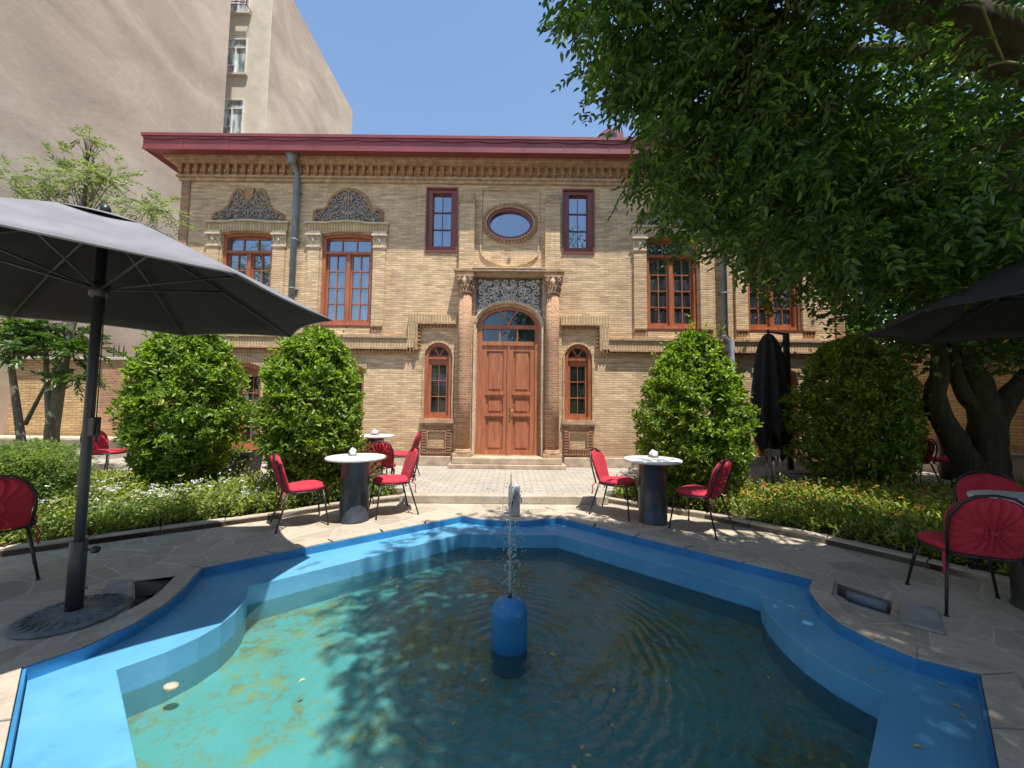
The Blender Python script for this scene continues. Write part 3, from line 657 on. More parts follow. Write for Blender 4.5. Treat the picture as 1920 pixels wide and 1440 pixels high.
# scrollwork -------------------------------------------------
def spiral(b, cx, cz, r, sgn, a0, y, tr=.012, turns=1.4, mi=0):
    n = 16; pts = [(cx+r*(1-.82*k/n)*math.cos(a0+sgn*turns*2*PI*k/n), y, cz+r*(1-.82*k/n)*math.sin(a0+sgn*turns*2*PI*k/n)) for k in range(n+1)]
    b.tube(pts, [tr*(1.15-.5*k/n) for k in range(n+1)], 5, mi)
def scrollwork(inside, x1, z0, z1, y, tr, rmin=.045, rmax=.10, seed=1, cx=0):
    rnd = random.Random(seed); b = MB(); cs = []
    for k in range(2600):
        r = rmax-(rmax-rmin)*min(1, k/1500)
        x = rnd.uniform(0, x1); z = rnd.uniform(z0, z1)
        if x < r*.9 and x > .02: continue
        if x <= .02: x = 0
        if not all(inside(x+r*math.cos(t)*.95, z+r*math.sin(t)*.95) for t in [i*PI/4 for i in range(8)]): continue
        if any((x-a)**2+(z-c)**2 < ((r+q)*.90)**2 for a, c, q in cs): continue
        cs.append((x, z, r))
    for i, (x, z, r) in enumerate(cs):
        sg = 1 if i % 2 else -1; a0 = rnd.uniform(0, 6.28)
        if x == 0:
            b.tube([(cx+r*math.cos(t)*.8, y, z+r*math.sin(t)) for t in [j*2*PI/12 for j in range(13)]], tr, 5)
            b.tube([(cx, y-.006, z-r), (cx, y-.006, z+r)], tr*1.4, 5)
        else:
            for m in (-1, 1):
                spiral(b, cx+m*x, z, r*.95, sg*m, a0 if m > 0 else PI-a0, y, tr)
                # small leaf off each scroll
                t = a0 if m > 0 else PI-a0; lx, lz = cx+m*x+0*math.cos(t), z
                p = Vector((cx+m*x+math.cos(t)*r*.95, y-.004, z+math.sin(t)*r*.95)); d = Vector((-math.sin(t), 0, math.cos(t)))*r*.6*sg*m
                nn = Vector((math.cos(t), 0, math.sin(t)))*r*.25
                b.add([p, p-d*.5+nn, p-d, p-d*.5-nn*.4, p-d*.5+Vector((0, -.012, 0))], [(0,1,4),(1,2,4),(2,3,4),(3,0,4)])
    return b

def smooth_path(pts, n=6):
    P = [Vector((p[0], 0, p[1])) for p in pts]; P = [P[0]*2-P[1]]+P+[P[-1]*2-P[-2]]; out = []
    for i in range(1, len(P)-2):
        a, b, c, d = P[i-1:i+3]
        for k in range(n):
            t = k/n; out.append(.5*((2*b)+(c-a)*t+(2*a-5*b+4*c-d)*t*t+(3*b-a-3*c+d)*t**3))
    out.append(P[-2]); return [(p.x, p.z) for p in out]
def tymp_shape(kind):
    if kind == 'round':
        h = [(.74, 5.475), (.74, 5.70), (.70, 5.745), (.52, 5.76)]; t = [(.47*math.cos(a), 5.74+.47*math.sin(a)) for a in [PI/2*k/10 for k in range(1, 11)]]
        r = h+t
    else:
        r = smooth_path([(.78, 5.50), (.74, 5.62), (.62, 5.68), (.46, 5.80), (.38, 6.02), (.30, 6.15), (.20, 6.17), (.13, 6.05), (.0, 6.12)], 5)
    return r
def inside_poly(poly):
    def fn(x, z):
        c = False; n = len(poly)
        for i in range(n):
            x1, z1 = poly[i]; x2, z2 = poly[i-1]
            if (z1 > z) != (z2 > z) and x < (x2-x1)*(z-z1)/(z2-z1)+x1: c = not c
        return c
    return fn
def big_window(c, kind):
    win = MB(); zb, zt = Z(3.13), Z(5.17)
    # frame + mullions: one frame with pane holes
    panes = []; x0, x1 = c-.50, c+.50
    for k in range(3): a = x0+k*(1.0/3); panes.append(rect(a+.012, a+1/3-.012, Z(4.84), Z(5.10)))
    for half in (-1, 1):
        for k in range(2):
            for j in range(4):
                a0 = c+(.05+.025 if half > 0 else -.05-.025-.385)+k*.195; zz = Z(3.27)+j*.372
                panes.append(rect(a0+.010, a0+.19-.008, zz+.012, zz+.36))
    win.poly(segarch(c, .565, zb, zt, .058), [p for p in panes], .12, .17)
    wo = win.build('window', M['wood'], house); 
    wb = MB()                                  # thicker outer frame, transom and meeting stile
    wb.poly(segarch(c, .567, zb+.001, zt, .057), [segarch(c, .50, zb+.085, zt-.055, .045)], .055, .119)
    wb.box(c-.50, c+.50, .06, .119, Z(4.765), Z(4.825)); wb.box(c-.045, c+.045, .075, .119, Z(3.215), Z(4.76))
    wb.build('frame', M['wood'], wo)
    gb = MB(); gb.box(c-.50, c+.50, .145, .15, zb+.08, zt-.03); gb.build('pane', M['glass'], wo)
    sb = MB(); sb.box(c-.60, c+.60, -.06, .12, zb-.045, zb-.002); sb.build('sill', M['wood_dark'], wo)
    # pilasters with capitals
    for s in (-1, 1):
        px = c+s*.735
        b = MB(); b.box(px-.135, px+.135, -.055, -.002, Z(2.90), Z(4.87)); b.build('pilaster', M['brick'], house)
        b = MB(); b.box(px-.15, px+.15, -.075, -.003, Z(4.87), Z(4.905)); b.box(px-.145, px+.145, -.05, -.003, Z(4.907), Z(5.13)); b.box(px-.17, px+.17, -.105, -.003, Z(5.132), Z(5.17)); b.box(px-.155, px+.155, -.08, -.003, Z(5.172), Z(5.24))
        for q in (-1, 1):
            spiral(b, px+q*.065, Z(5.02), .055, q, PI/2, -.055, .013, 1.3)
            b.tube([(px+q*.12, -.055, Z(4.92)), (px+q*.12, -.065, Z(5.02)), (px+q*.10, -.06, Z(5.11))], .011, 5)
        b.tube([(px, -.06, Z(4.93)), (px, -.075, Z(5.03)), (px, -.06, Z(5.10))], [.012, .02, .01], 6)
        b.build('capital', M['cream'], house)
        b = MB(); 
        for q in range(4): b.box(px-.11+q*.062, px-.075+q*.062, -.075, -.003, Z(2.98), Z(3.09))
        b.box(px-.13, px+.13, -.095, -.003, Z(3.092), Z(3.125)); b.build('bracket', M['terracotta'], house)
    b = MB(); b.box(c-.90, c+.90, -.115, -.003, Z(2.89), Z(2.925)) ; b.box(c-.58, c+.58, -.05, -.003, Z(2.927), Z(3.08)); b.build('apron', M['brick'], house)
    # flat arch lintel + cream drip moulding above
    b = MB(); lo = [(c-.585+1.17*k/10, Z(5.175)+.065*(1-(1-2*k/10)**2)) for k in range(11)]
    b.poly([(c-.90, Z(5.242)), (c-.59, Z(5.242))]+lo+[(c+.59, Z(5.242)), (c+.90, Z(5.242)), (c+.90, Z(5.41))]+[(c+.45, Z(5.41)), (c+.3, Z(5.435)), (c, Z(5.45)), (c-.3, Z(5.435)), (c-.45, Z(5.41))]+[(c-.90, Z(5.41))], [], -.045, -.003)
    b.build('lintel', M['brick_soldier'], house)
    top = [(c-.93, Z(5.412)), (c-.45, Z(5.412)), (c-.3, Z(5.437)), (c, Z(5.452)), (c+.3, Z(5.437)), (c+.45, Z(5.412)), (c+.93, Z(5.412))]
    b = MB(); b.poly(top+[(p[0], p[1]+.035) for p in reversed(top)], [], -.09, -.002); b.build('drip_moulding', M['cream'], house)
    # tympanum
    half = tymp_shape(kind); right = [(x, z) for x, z in half]
    outl = [(c+x, Z(z)) for x, z in right]+[(c-x, Z(z)) for x, z in reversed(right) if x > 1e-6]
    loc = [(x, Z(z)) for x, z in right]+[(-x, Z(z)) for x, z in reversed(right) if x > 1e-6]
    b = MB(); b.poly(outl[::-1], [], -.012, -.0025); t = b.build('tympanum', M['carve_back'], house)
    fn = inside_poly(loc)
    b = scrollwork(fn, .76, Z(5.48), Z(6.22), -.03, .0135, .038, .085, 3 if kind == 'round' else 5, c); b.build('scrollwork', M['carve_tan'], t)
    b = MB(); edge = [p for p in outl if True]
    path = [(p[0], -.03, p[1]) for p in edge]; b.tube(path, .026, 6)
    path = [(c+(p[0]-c)*1.05, -.02, Z(5.47)+(p[1]-Z(5.47))*1.055) for p in edge]; b.tube(path, .018, 6); b.build('border', M['terracotta'], t)
    if kind != 'round':
        b = MB(); b.poly([(c-.12, Z(6.22)), (c-.10, Z(6.02)), (c, Z(5.90)), (c+.10, Z(6.02)), (c+.12, Z(6.22))], [], -.06, -.013); b.build('crest', M['terracotta'], t)
for c in BIG: big_window(c, 'round' if abs(c) < 5 else 'ogee')
# small upper rectangular windows
for s in (-1, 1):
    c = s*SM; b = MB(); ps = [rect(c-.195+.20*i, c-.195+.20*i+.188, Z(4.97)+.40*j, Z(4.97)+.40*j+.385) for i in range(2) for j in range(3)]
    b.poly(rect(c-.328, c+.328, Z(4.842), Z(6.268)), [rect(c-.215, c+.215, Z(4.95), Z(6.18))], .02, .10)
    b.poly(rect(c-.215, c+.215, Z(4.95), Z(6.18)), ps, .075, .12)
    b.poly(rect(c-.36, c+.36, Z(4.80), Z(6.30)), [rect(c-.325, c+.325, Z(4.845), Z(6.265))], -.025, .02)
    o = b.build('window', M['wood_dark'], house)
    b = MB(); b.box(c-.212, c+.212, .105, .11, Z(4.955), Z(6.175)); b.build('pane', M['glass'], o)
# oval window
b = MB(); b.poly(ell(0, Z(5.48), .53, .37), [ell(0, Z(5.48), .455, .30)], -.01, .10); o = b.build('oval_window', M['wood_dark'], house)
b = MB(); b.poly(ell(0, Z(5.48), .47, .315), [], .07, .08); b.build('pane', M['glass'], o)
b = MB()
for k in range(46):
    t = 2*PI*k/46; a, c2 = (.55*math.cos(t), Z(5.48)+.385*math.sin(t)), (.63*math.cos(t), Z(5.48)+.47*math.sin(t))
    tx, tz = -math.sin(t)*.024, math.cos(t)*.024
    b.poly([(a[0]-tx, a[1]-tz), (c2[0]-tx, c2[1]-tz), (c2[0]+tx, c2[1]+tz), (a[0]+tx, a[1]+tz)], [], -.045, -.002)
b.build('brick_surround', M['terracotta'], o)
b = MB(); b.poly(ell(0, Z(5.48), .55, .385), [ell(0, Z(5.48), .525, .365)], -.05, -.0015); b.build('inner_ring', M['trim'], o)
# panel moulding round the oval
b = MB(); pz = [(.66, Z(6.26)), (.66, Z(4.86))]+[(.66*math.cos(t), Z(4.86)-.36*math.sin(t)) for t in [PI*k/16 for k in range(1, 16)]]+[(-.66, Z(4.86)), (-.66, Z(6.26))]
b.poly(pz[::-1], [[(x*.955, Z(5.5)+(z-Z(5.5))*.975) for x, z in pz]], -.035, -.002); b.build('panel_moulding', M['brick'], house)
b = MB(); b.box(-.05, .03, -.06, -.003, Z(4.66), Z(4.70)); b.build('wall_bracket', M['carve_grey'], house)
# upper pilasters, entablature
for s in (-1, 1):
    b = MB(); b.box(s*.95-.165, s*.95+.165, -.11, -.002, Z(4.36), Z(5.90)); b.build('pilaster', M['brick'], house)
    b = MB(); b.box(s*.95-.18, s*.95+.18, -.13, -.003, Z(5.902), Z(5.96)); b.box(s*.95-.15, s*.95+.15, -.07, -.003, Z(5.962), Z(6.14)); b.build('capital', M['carve_grey'] if False else M['trim'], house)
b = MB(); b.box(-1.20, 1.20, -.30, -.002, Z(4.29), Z(4.345)); b.box(-1.13, -.76, -.26, -.002, Z(4.20), Z(4.288)); b.box(.76, 1.13, -.26, -.002, Z(4.20), Z(4.288)); b.box(-.76, .76, -.20, -.002, Z(4.22), Z(4.288))
b.build('entablature', M['trim'], house)
b = MB(); b.box(-.80, .80, -.31, -.003, Z(4.347), Z(4.37)); b.build('ledge_slab', M['cream'], house)
# columns
for s in (-1, 1):
    b = MB(); b.lathe([(.148, Z(.47)), (.152, Z(1.6)), (.145, Z(2.8)), (.138, Z(3.83))], s*.95, -.13, 24); cl = b.build('column', M['brick_col'], house)
    b = MB(); b.lathe([(.19, Z(.39)), (.19, Z(.425)), (.165, Z(.44)), (.172, Z(.455)), (.15, Z(.475))], s*.95, -.13, 24); b.box(s*.95-.2, s*.95+.2, -.33, .0, Z(.316), Z(.388)); b.build('base', M['trim'], cl)
    b = MB(); b.lathe([(.15, Z(3.82)), (.165, Z(3.84)), (.15, Z(3.86)), (.155, Z(4.0)), (.19, Z(4.17))], s*.95, -.13, 20); b.box(s*.95-.19, s*.95+.19, -.32, 0, Z(4.165), Z(4.198))
    for k in range(9):
        t = PI+PI*k/8
        for zz, rr in ((3.89, .16), (4.0, .172)):
            px, py = s*.95+rr*math.cos(t+(.2 if zz > 3.95 else 0)), -.13+rr*math.sin(t+(.2 if zz > 3.95 else 0))
            b.tube([(px, py, Z(zz)), (px*1+.02*math.cos(t), py+.02*math.sin(t), Z(zz+.06)), (px+.045*math.cos(t), py+.045*math.sin(t), Z(zz+.085))], [.02, .018, .012], 5)
    for q in (-1, 1): spiral(b, s*.95+q*.13, Z(4.11), .045, q, PI/2, -.31, .014)
    b.build('capital', M['trim'], cl)
    b = MB(); b.box(s*.95-.215, s*.95+.215, -.045, -.0025, Z(.33), Z(4.19)); b.build('pilaster', M['brick'], house)
# carved panel over the door
AR = [(.755*math.cos(PI*k/20), Z(3.16)+.535*math.sin(PI*k/20)) for k in range(21)]
outl = [(.735, Z(4.21)), (-.735, Z(4.21)), (-.735, Z(3.22))]+[(x, z) for x, z in reversed(AR) if abs(x) < .73]+[(.735, Z(3.22))]
b = MB(); b.poly(outl, [], -.03, -.0025); cp = b.build('carved_panel', M['carve_back'], house)
fn = inside_poly([(x*.965, z) for x, z in outl]); b = scrollwork(fn, .72, Z(3.2), Z(4.2), -.055, .017, .036, .082, 8); b.build('scrollwork', M['carve_white'], cp)
b = MB(); b.tube([(x, -.06, z) for x, z in AR], .022, 8); b.tube([(x*.955, -.045, Z(3.16)+(z-Z(3.16))*.95) for x, z in AR], .016, 8)
for s in (-1, 1): b.box(s*.745-.022, s*.745+.022, -.085, -.047, Z(.33), Z(3.17))
b.build('arch_moulding', M['cream'], house)
# door
b = MB(); door_out = arched(0, .698, Z(.332), Z(3.14), .458)
fan = []
def fan_hole(x0, x1, zb, top, inset=.03):
    return None
hw = .60
L1 = [(-.58, Z(3.19)), (-.03, Z(3.19)), (-.05, Z(3.27)), (-.12, Z(3.40)), (-.22, Z(3.49))]+[(-.60*math.cos(t)*.98, Z(3.16)+.375*math.sin(t)) for t in (1.15, .95, .75, .55, .35, .2)]
R1 = [(-x, z) for x, z in reversed(L1)]
Cc = [(0, Z(3.24)), (.035, Z(3.30)), (.10, Z(3.42)), (.17, Z(3.50)), (.08, Z(3.527)), (-.08, Z(3.527)), (-.17, Z(3.50)), (-.10, Z(3.42)), (-.035, Z(3.30))]
tr = [rect(-.585, -.21, Z(2.82), Z(3.10)), rect(-.18, .18, Z(2.82), Z(3.10)), rect(.21, .585, Z(2.82), Z(3.10))]
b.poly(door_out, [L1, R1, Cc]+tr+[rect(-.585, .585, Z(.335), Z(2.73))], .05, .13)
dr = b.build('entrance_door', M['wood_door'], house)
b = MB(); b.box(-.62, .62, .10, .105, Z(2.78), Z(3.56)); b.build('pane', M['glass_dark'], dr)
for s in (-1, 1):
    x0, x1 = (-.583, -.008) if s < 0 else (.008, .583)
    ph = [rect(x0+.10, x1-.10, Z(.335)+.10, Z(.335)+.80), rect(x0+.10, x1-.10, Z(.335)+.90, Z(.335)+1.25), rect(x0+.10, x1-.10, Z(.335)+1.38, Z(.335)+2.27)]
    b = MB(); b.poly(rect(x0, x1, Z(.336), Z(2.728)), ph, .075, .115)
    for h in ph:
        (a, z0_), _, (c2, z1_), _ = h; b.box(a+.002, c2-.002, .106, .114, z0_+.002, z1_-.002); b.bev(a+.05, c2-.05, .088, .1055, z0_+.05, z1_-.05, .006)
    b.box(x0+.08, x1-.08, .052, .0745, Z(.335)+.835, Z(.335)+.868); b.box(x0+.08, x1-.08, .052, .0745, Z(.335)+1.30, Z(.335)+1.335)
    b.build('door_leaf', M['wood_door'], dr)
b = MB(); b.box(-.022, .022, .045, .0745, Z(.34), Z(2.72)); b.build('meeting_stile', M['wood_door'], dr)
b = MB(); b.tube([(.045, .075, Z(1.30)), (.045, .03, Z(1.30)), (.14, .03, Z(1.30))], .009, 8); b.box(.025, .065, .066, .0748, Z(1.06), Z(1.36)); b.build('door_handle', M['brass'], dr)
# small arched windows, sills and brick panels under them
for s in (-1, 1):
    c = s*SM; b = MB(); zs = Z(2.46); 
    ps = [rect(c-.165+.17*i, c-.165+.17*i+.158, Z(1.24)+.355*j, Z(1.24)+.355*j+.335) for i in range(2) for j in range(3)]
    def wedge(t0, t1, r0=.03, r1=.20):
        n = 5; o_ = [(c+r1*math.cos(t0+(t1-t0)*k/n), zs+.02+r1*math.sin(t0+(t1-t0)*k/n)) for k in range(n+1)]
        m_ = (t0+t1)/2; return [(c+.035*math.cos(m_), zs+.02+.035*math.sin(m_))]+o_
    ps += [wedge(.06, .95), wedge(1.1, 2.04), wedge(2.19, 3.08)]
    b.poly(arched(c, .298, Z(1.102), zs, .308), ps, .085, .125)
    b.poly(arched(c, .298, Z(1.101), zs, .309), [arched(c, .225, Z(1.175), zs, .235)], .02, .084)
    b.box(c-.224, c+.224, .05, .084, zs-.05, zs-.005)
    o = b.build('arched_window', M['wood'], house)
    b = MB(); b.poly(arched(c, .24, Z(1.16), zs, .25), [], .105, .11); b.build('pane', M['glass_dark'], o)
    b = MB(); b.poly(arched(c, .345, Z(1.10), zs, .36), [arched(c, .302, Z(1.099), zs, .312)], -.02, -.002); b.build('brick_arch', M['terracotta'] if False else M['brick_soldier'], o)
    b = MB(); b.box(c-.37, c+.37, -.09, -.002, Z(1.01), Z(1.095)); b.box(c-.34, c+.34, -.06, -.002, Z(.965), Z(1.008)); b.build('sill', M['trim'], o)
    b = MB(); 
    b.poly(rect(c-.33, c+.33, Z(.33), Z(.963)), [rect(c-.20, c+.20, Z(.47), Z(.84))], -.03, -.002)
    z = .36
    while z < .93:
        for q in (-1, 1): b.box(c+q*.265-.045, c+q*.265+.045, -.055, -.031, Z(z), Z(z+.032))
        z += .06
    x = -.2
    while x < .2:
        b.box(c+x, c+x+.03, -.055, -.031, Z(.36), Z(.43)); x += .055
    b.poly(rect(c-.215, c+.215, Z(.455), Z(.855)), [rect(c-.185, c+.185, Z(.485), Z(.825))], -.05, -.0305)
    b.build('brick_panel', M['brick_red'], house)
# french windows of the ground floor
for c in BIG:
    b = MB(); ps = []
    for half in (-1, 1):
        for i in range(2):
            for j in range(4):
                a = c+(.06 if half > 0 else -.40)+i*.175; ps.append(rect(a, a+.160, Z(.52)+j*.37, Z(.52)+j*.37+.35))
    b.poly(segarch(c, .468, Z(.362), Z(2.16), .118), ps, .11, .15)
    b.poly(segarch(c, .468, Z(.362), Z(2.16), .118), [segarch(c, .41, Z(.46), Z(2.10), .09)], .04, .109)
    b.box(c-.40, c+.40, .06, .109, Z(2.0), Z(2.06)); b.box(c-.045, c+.045, .07, .109, Z(.462), Z(1.998))
    o = b.build('french_window', M['wood'], house)
    b = MB(); b.box(c-.42, c+.42, .135, .14, Z(.45), Z(2.2)); b.build('pane', M['glass_dark'], o)
    b = MB(); lo = [(c-.48+.96*k/10, Z(2.18)+.12*(1-(1-2*k/10)**2)) for k in range(11)]
    b.poly(lo+[(c+.54, Z(2.18)), (c+.54, Z(2.26))]+[(p[0], p[1]+.13) for p in reversed(lo)]+[(c-.54, Z(2.26)), (c-.54, Z(2.18))], [], -.03, -.002); b.build('arch_lintel', M['brick_soldier'], o)
    b = MB(); b.box(c-.5, c+.5, -.06, .11, Z(.302), Z(.358)); b.build('threshold', M['stone'], o)
# drain pipes
def pipe(x, kink):
    b = MB(); b.tube([(x, -.36, Z(6.78)), (x, -.28, Z(6.70)), (x, -.12, Z(6.52)), (x, -.10, Z(6.40)), (x, -.10, Z(2.98))], .062, 12)
    b.tube([(x, -.10, Z(2.985)), (x+.0, -.10, Z(2.95)), (x+kink, -.20, Z(2.83)), (x+kink, -.20, Z(.25)), (x+kink, -.26, Z(.17))], .065, 12)
    o = b.build('drain_pipe', M['zinc'], house)
    b = MB(); b.lathe([(.07, Z(6.62)), (.09, Z(6.70)), (.13, Z(6.80)), (.13, Z(6.83))], x, -.33, 12); b.build('hopper', M['zinc'], o)
    for z in (6.1, 5.0, 3.9):
        b = MB(); b.tube([(x, -.10, Z(z)), (x, -.10, Z(z)+.03)], .070, 12); b.box(x-.09, x+.09, -.04, -.003, Z(z), Z(z)+.03); b.build('pipe_clamp', M['zinc'], o)
pipe(-4.77, .0); pipe(4.72, .07)

# ============================================================ NEIGHBOURS
M['curtain_glass'] = glass_mat('curtained_glass', .18, (.22, .25, .25))
ap = empty('apartment_building', (-12, 12, 0), 0, 'tall windowless pinkish stucco apartment block rising behind the left of the house', 'building')
g = MB(); g.box(-18, 0, -9, 3.15, 0, 30); g.build('wall', M['stucco'], ap)
g = MB(); g.box(-18, 0, 5.75, 15.1, 0, 23.1); g.build('wall', M['stucco'], ap)
g = MB(); g.box(-18, -.003, 5.70, 5.749, 0, 23.1); g.build('shaft_wall', M['stucco_cream'], ap)
for i, (z0_, z1_) in enumerate(((20.5, 22.3), (17.35, 19.15), (14.25, 16.05), (11.1, 12.9))):
    b = MB(); x0, x1 = -2.05, -1.05
    b.poly(rect(x0, x1, z0_, z1_), [rect(x0+.05, x1-.05, z1_-.45, z1_-.05), rect(x0+.05, x0+.43, z0_+.45, z1_-.5), rect(x0+.05, x0+.43, z0_+.05, z0_+.40), rect(x0+.48, x1-.05, z0_+.05, z1_-.5)], 5.62, 5.68)
    o = b.build('window', M['white_frame'], ap)
    b = MB(); b.box(x0+.02, x1-.02, 5.685, 5.695, z0_+.02, z1_-.02); b.build('pane', M['curtain_glass'], o)
    b = MB(); b.box(x0-.08, x1+.08, 5.55, 5.699, z0_-.10, z0_-.01); b.build('sill', M['stucco_cream'], o)
    if i == 0:
        b = MB()
        for k in range(4): b.tube([(x0-.1, 5.3, z0_+.05+k*.14), (x1+.1, 5.3, z0_+.05+k*.14)], .018, 6)
        for k in (x0-.1, x1+.1): b.tube([(k, 5.3, z0_), (k, 5.3, z0_+.5)], .02, 6); b.tube([(k, 5.3, z0_+.05), (k, 5.69, z0_+.05)], .02, 6)
        b.build('railing', M['roof'], o)
# left boundary wall
bl = empty('boundary_wall', (-11, 9.2, 0), 0, 'low yellow brick garden wall with a red brick pier left of the house', 'wall')
g = MB(); g.box(-7, 1.25, 0, .3, PZ, 2.38); g.build('brickwork', M['brick_wallL'], bl)
g = MB(); g.box(1.25, 1.95, -.08, .32, PZ, 2.38); g.build('pier', M['brick_red'], bl)
g = MB(); g.box(-7.05, 2.0, -.14, .36, 2.382, 2.45); g.build('coping', M['bench'], bl, bevel=.01)
g = MB(); g.box(1.95, 4.5, .1, .3, PZ, 2.38); g.build('return_wall', M['brick_wallL'], bl)
g = MB()
for k in range(3): g.tube([(1.3+k*.12, .1, 2.45), (1.3+k*.12, .1, 2.83)], .012, 5)
g.build('spikes', M['black_metal'], bl)
bn = empty('wall_bench', (-11, 8.8, 0), 0, 'pale rendered bench running along the left brick wall', 'bench')
g = MB(); g.box(-7, 2.0, -.1, .30, PZ, .52); g.build('bench_body', M['bench'], bn)
g = MB(); g.box(-7.05, 2.05, -.15, .31, .522, .58); g.build('bench_top', M['cream'], bn, bevel=.01)
# right boundary wall
br = empty('boundary_wall', (9.5, 6, 0), 0, 'shaded yellow brick garden wall behind the big tree on the right', 'wall')
g = MB(); g.box(0, .3, -6, 6, 0, 3.0); g.build('brickwork', M['brick_wallL'], br)
g = MB(); g.box(-.06, .36, -6, 6, 3.002, 3.08); g.build('coping', M['bench'], br)
g = MB(); g.box(-2.2, 0.36, 4.2, 4.5, 0, 2.6); g.build('return_wall', M['brick_wallL'], br)
bn = empty('wall_bench', (9.2, 5, 0), 0, 'pale stone bench along the right garden wall behind the tree', 'bench')
g = MB(); g.box(-.3, .297, -5, 4, 0, .58); g.build('bench_body', M['bench'], bn)
g = MB(); g.box(-.35, .297, -5, 4, .582, .64); g.build('bench_top', M['slab'], bn, bevel=.01)
fe = empty('metal_fence', (8.3, 12, 0), 0, 'dark metal fence panel seen past the right corner of the house', 'fence')
g = MB()
for k in range(24): g.tube([(-.6+k*.12, 0, 2.6), (-.6+k*.12, 0, 4.2)], .015, 5)
g.build('bars', M['black_metal'], fe); g = MB(); g.box(-.7, 2.3, -.02, .02, 4.2, 4.26); g.box(-.7, 2.3, -.02, .02, 2.62, 2.68); g.build('rail', M['black_metal'], fe)
g = MB(); g.box(-.9, 4.2, .3, .5, 0, 2.6); g.build('base_wall', M['brick_wallL'], fe)
# unseen building added behind the viewer for the windows and water to mirror
rb = empty('unseen_rear_building', (0, -14, 0), 0, 'plain unseen brick building added behind the viewer for the window reflections', 'building')
g = MB(); g.box(-14, 16, -4, 0, 0, 6.2); g.build('wall', M['brick_wallL'], rb)

# ============================================================ FURNITURE
def make_chair():
    t = empty('garden_chair', (0, 0, 0), 0, '', 'chair', 'red cushioned garden chairs')
    # seat cushion: rounded shield, faces +Y
    def sgn_pow(v, p): return math.copysign(abs(v)**p, v)
    b = MB(); n = 28
    rings = [(0.0, .045, 0), (.55, .043, 0), (.85, .036, 0), (.97, .022, 0), (1.0, .0, 0), (.97, -.018, 0), (.8, -.022, 0), (0.0, -.022, 0)]
    vs = []; fs = []
    for (k, dz, _) in rings:
        for i in range(n):
            a = 2*PI*i/n; x = .215*sgn_pow(math.cos(a), .8)*k*(1.0-.08*(math.sin(a) < 0)); y = .215*sgn_pow(math.sin(a), .8)*k
            vs.append((x, y, .455+dz+(.006*math.sin(3*a)*k)))
    for r_ in range(len(rings)-1):
        for i in range(n): fs.append((r_*n+(i+1) % n, r_*n+i, (r_+1)*n+i, (r_+1)*n+(i+1) % n))
    b.add(vs, fs, 0, True); b.build('seat_cushion', M['red_fabric'], t)
    # back: tall rounded pad, leaning back and slightly curved, with gathered pleats on the rear
    b = MB(); H = .44; z0_ = .44
    def bp(u, v, d):                        # u -1..1, v 0..1
        lean = -.20-.10*v-.02*v*v; hw = .20*math.sqrt(max(0, 1-max(0, (v-.55)/.45)**2.2))*(.86+.14*min(1, v/.5)); 
        x = u*hw*.93; y = lean+.045*(u*u)+d; return (x, y, z0_+H*v)
    nu, nv = 44, 24
    front = []; rear = []
    for j in range(nv+1):
        for i in range(nu+1):
            u = -1+2*i/nu; v = min(j/nv, .995); e = (1-abs(u)**4)*(1-abs(2*v-1)**6)
            front.append(bp(u, v, .012+.028*e+.003*math.sin(u*9+v*5)))
            ang = math.atan2(v-.42, u*.45); rear.append(bp(u, v, -.006-.010*e-.015*math.cos(ang*20)*e))
    vs = front+rear; o_ = len(front); fs = []
    W_ = nu+1
    for j in range(nv):
        for i in range(nu):
            q = j*W_+i; fs.append((q, q+W_, q+W_+1, q+1)); fs.append((o_+q, o_+q+1, o_+q+W_+1, o_+q+W_))
    for j in range(nv):
        for i in (0, nu):
            q = j*W_+i; fs.append((q, q+W_, o_+q+W_, o_+q))
    for i in range(nu):
        for j in (0, nv):
            q = j*W_+i; fs.append((q, q+1, o_+q+1, o_+q))
    b.add(vs, fs, 0, True); bc = b.build('back_cushion', M['red_fabric'], t)
    b = MB(); p = bp(0, .42, -.024); b.lathe([(.004, -.006), (.016, -.004), (.018, .002), (.01, .006)], 0, 0, 12)
    b.v = [(p[0]+x, p[1]-z, p[2]+y) for x, y, z in b.v]; b.build('button', M['red_fabric'], bc)
    for s in (-1, 1):
        b = MB(); b.tube([(s*.19, -.2, .45), (s*.21, -.235, .40), (s*.205, -.23, .33), (s*.215, -.24, .29)], [.008, .007, .006, .009], 5)
        b.build('tie', M['red_fabric'], bc)
    # frame loop
    b = MB(); pts = []
    for k in range(25):
        a = PI*k/24; v = .5+.54*math.sin(a) if True else 0; 
        pts.append(bp(0, 0, 0))
    pts = [(-.175, -.20, .43), (-.188, -.235, .60), (-.183, -.262, .72), (-.14, -.29, .83), (-.08, -.302, .883), (0, -.305, .897), (.08, -.302, .883), (.14, -.29, .83), (.183, -.262, .72), (.188, -.235, .60), (.175, -.20, .43)]
    b.tube(pts, .010, 8); b.build('back_frame', M['black_metal'], t)
    b = MB(); ring = [(.205*sgn_pow(math.cos(a), .8), .205*sgn_pow(math.sin(a), .8), .427) for a in [2*PI*k/24 for k in range(25)]]; b.tube(ring, .009, 6, cap=False)
    b.tube([(-.19, 0, .427), (.19, 0, .427)], .006, 5); b.build('seat_frame', M['black_metal'], t)
    for sx in (-1, 1):
        for sy in (-1, 1):
            b = MB(); b.tube([(sx*.165, sy*.165, .43), (sx*.19, sy*(.19 if sy > 0 else .21), .25), (sx*.225, sy*(.215 if sy > 0 else .27), .012)], [.011, .010, .008], 8)
            b.lathe([(.012, 0), (.012, .014)], sx*.225, sy*(.215 if sy > 0 else .27), 8); b.build('leg', M['black_metal'], t)
    t.scale = (1.10, 1.05, .915)
    return t
chair0 = make_chair(); first = [True]
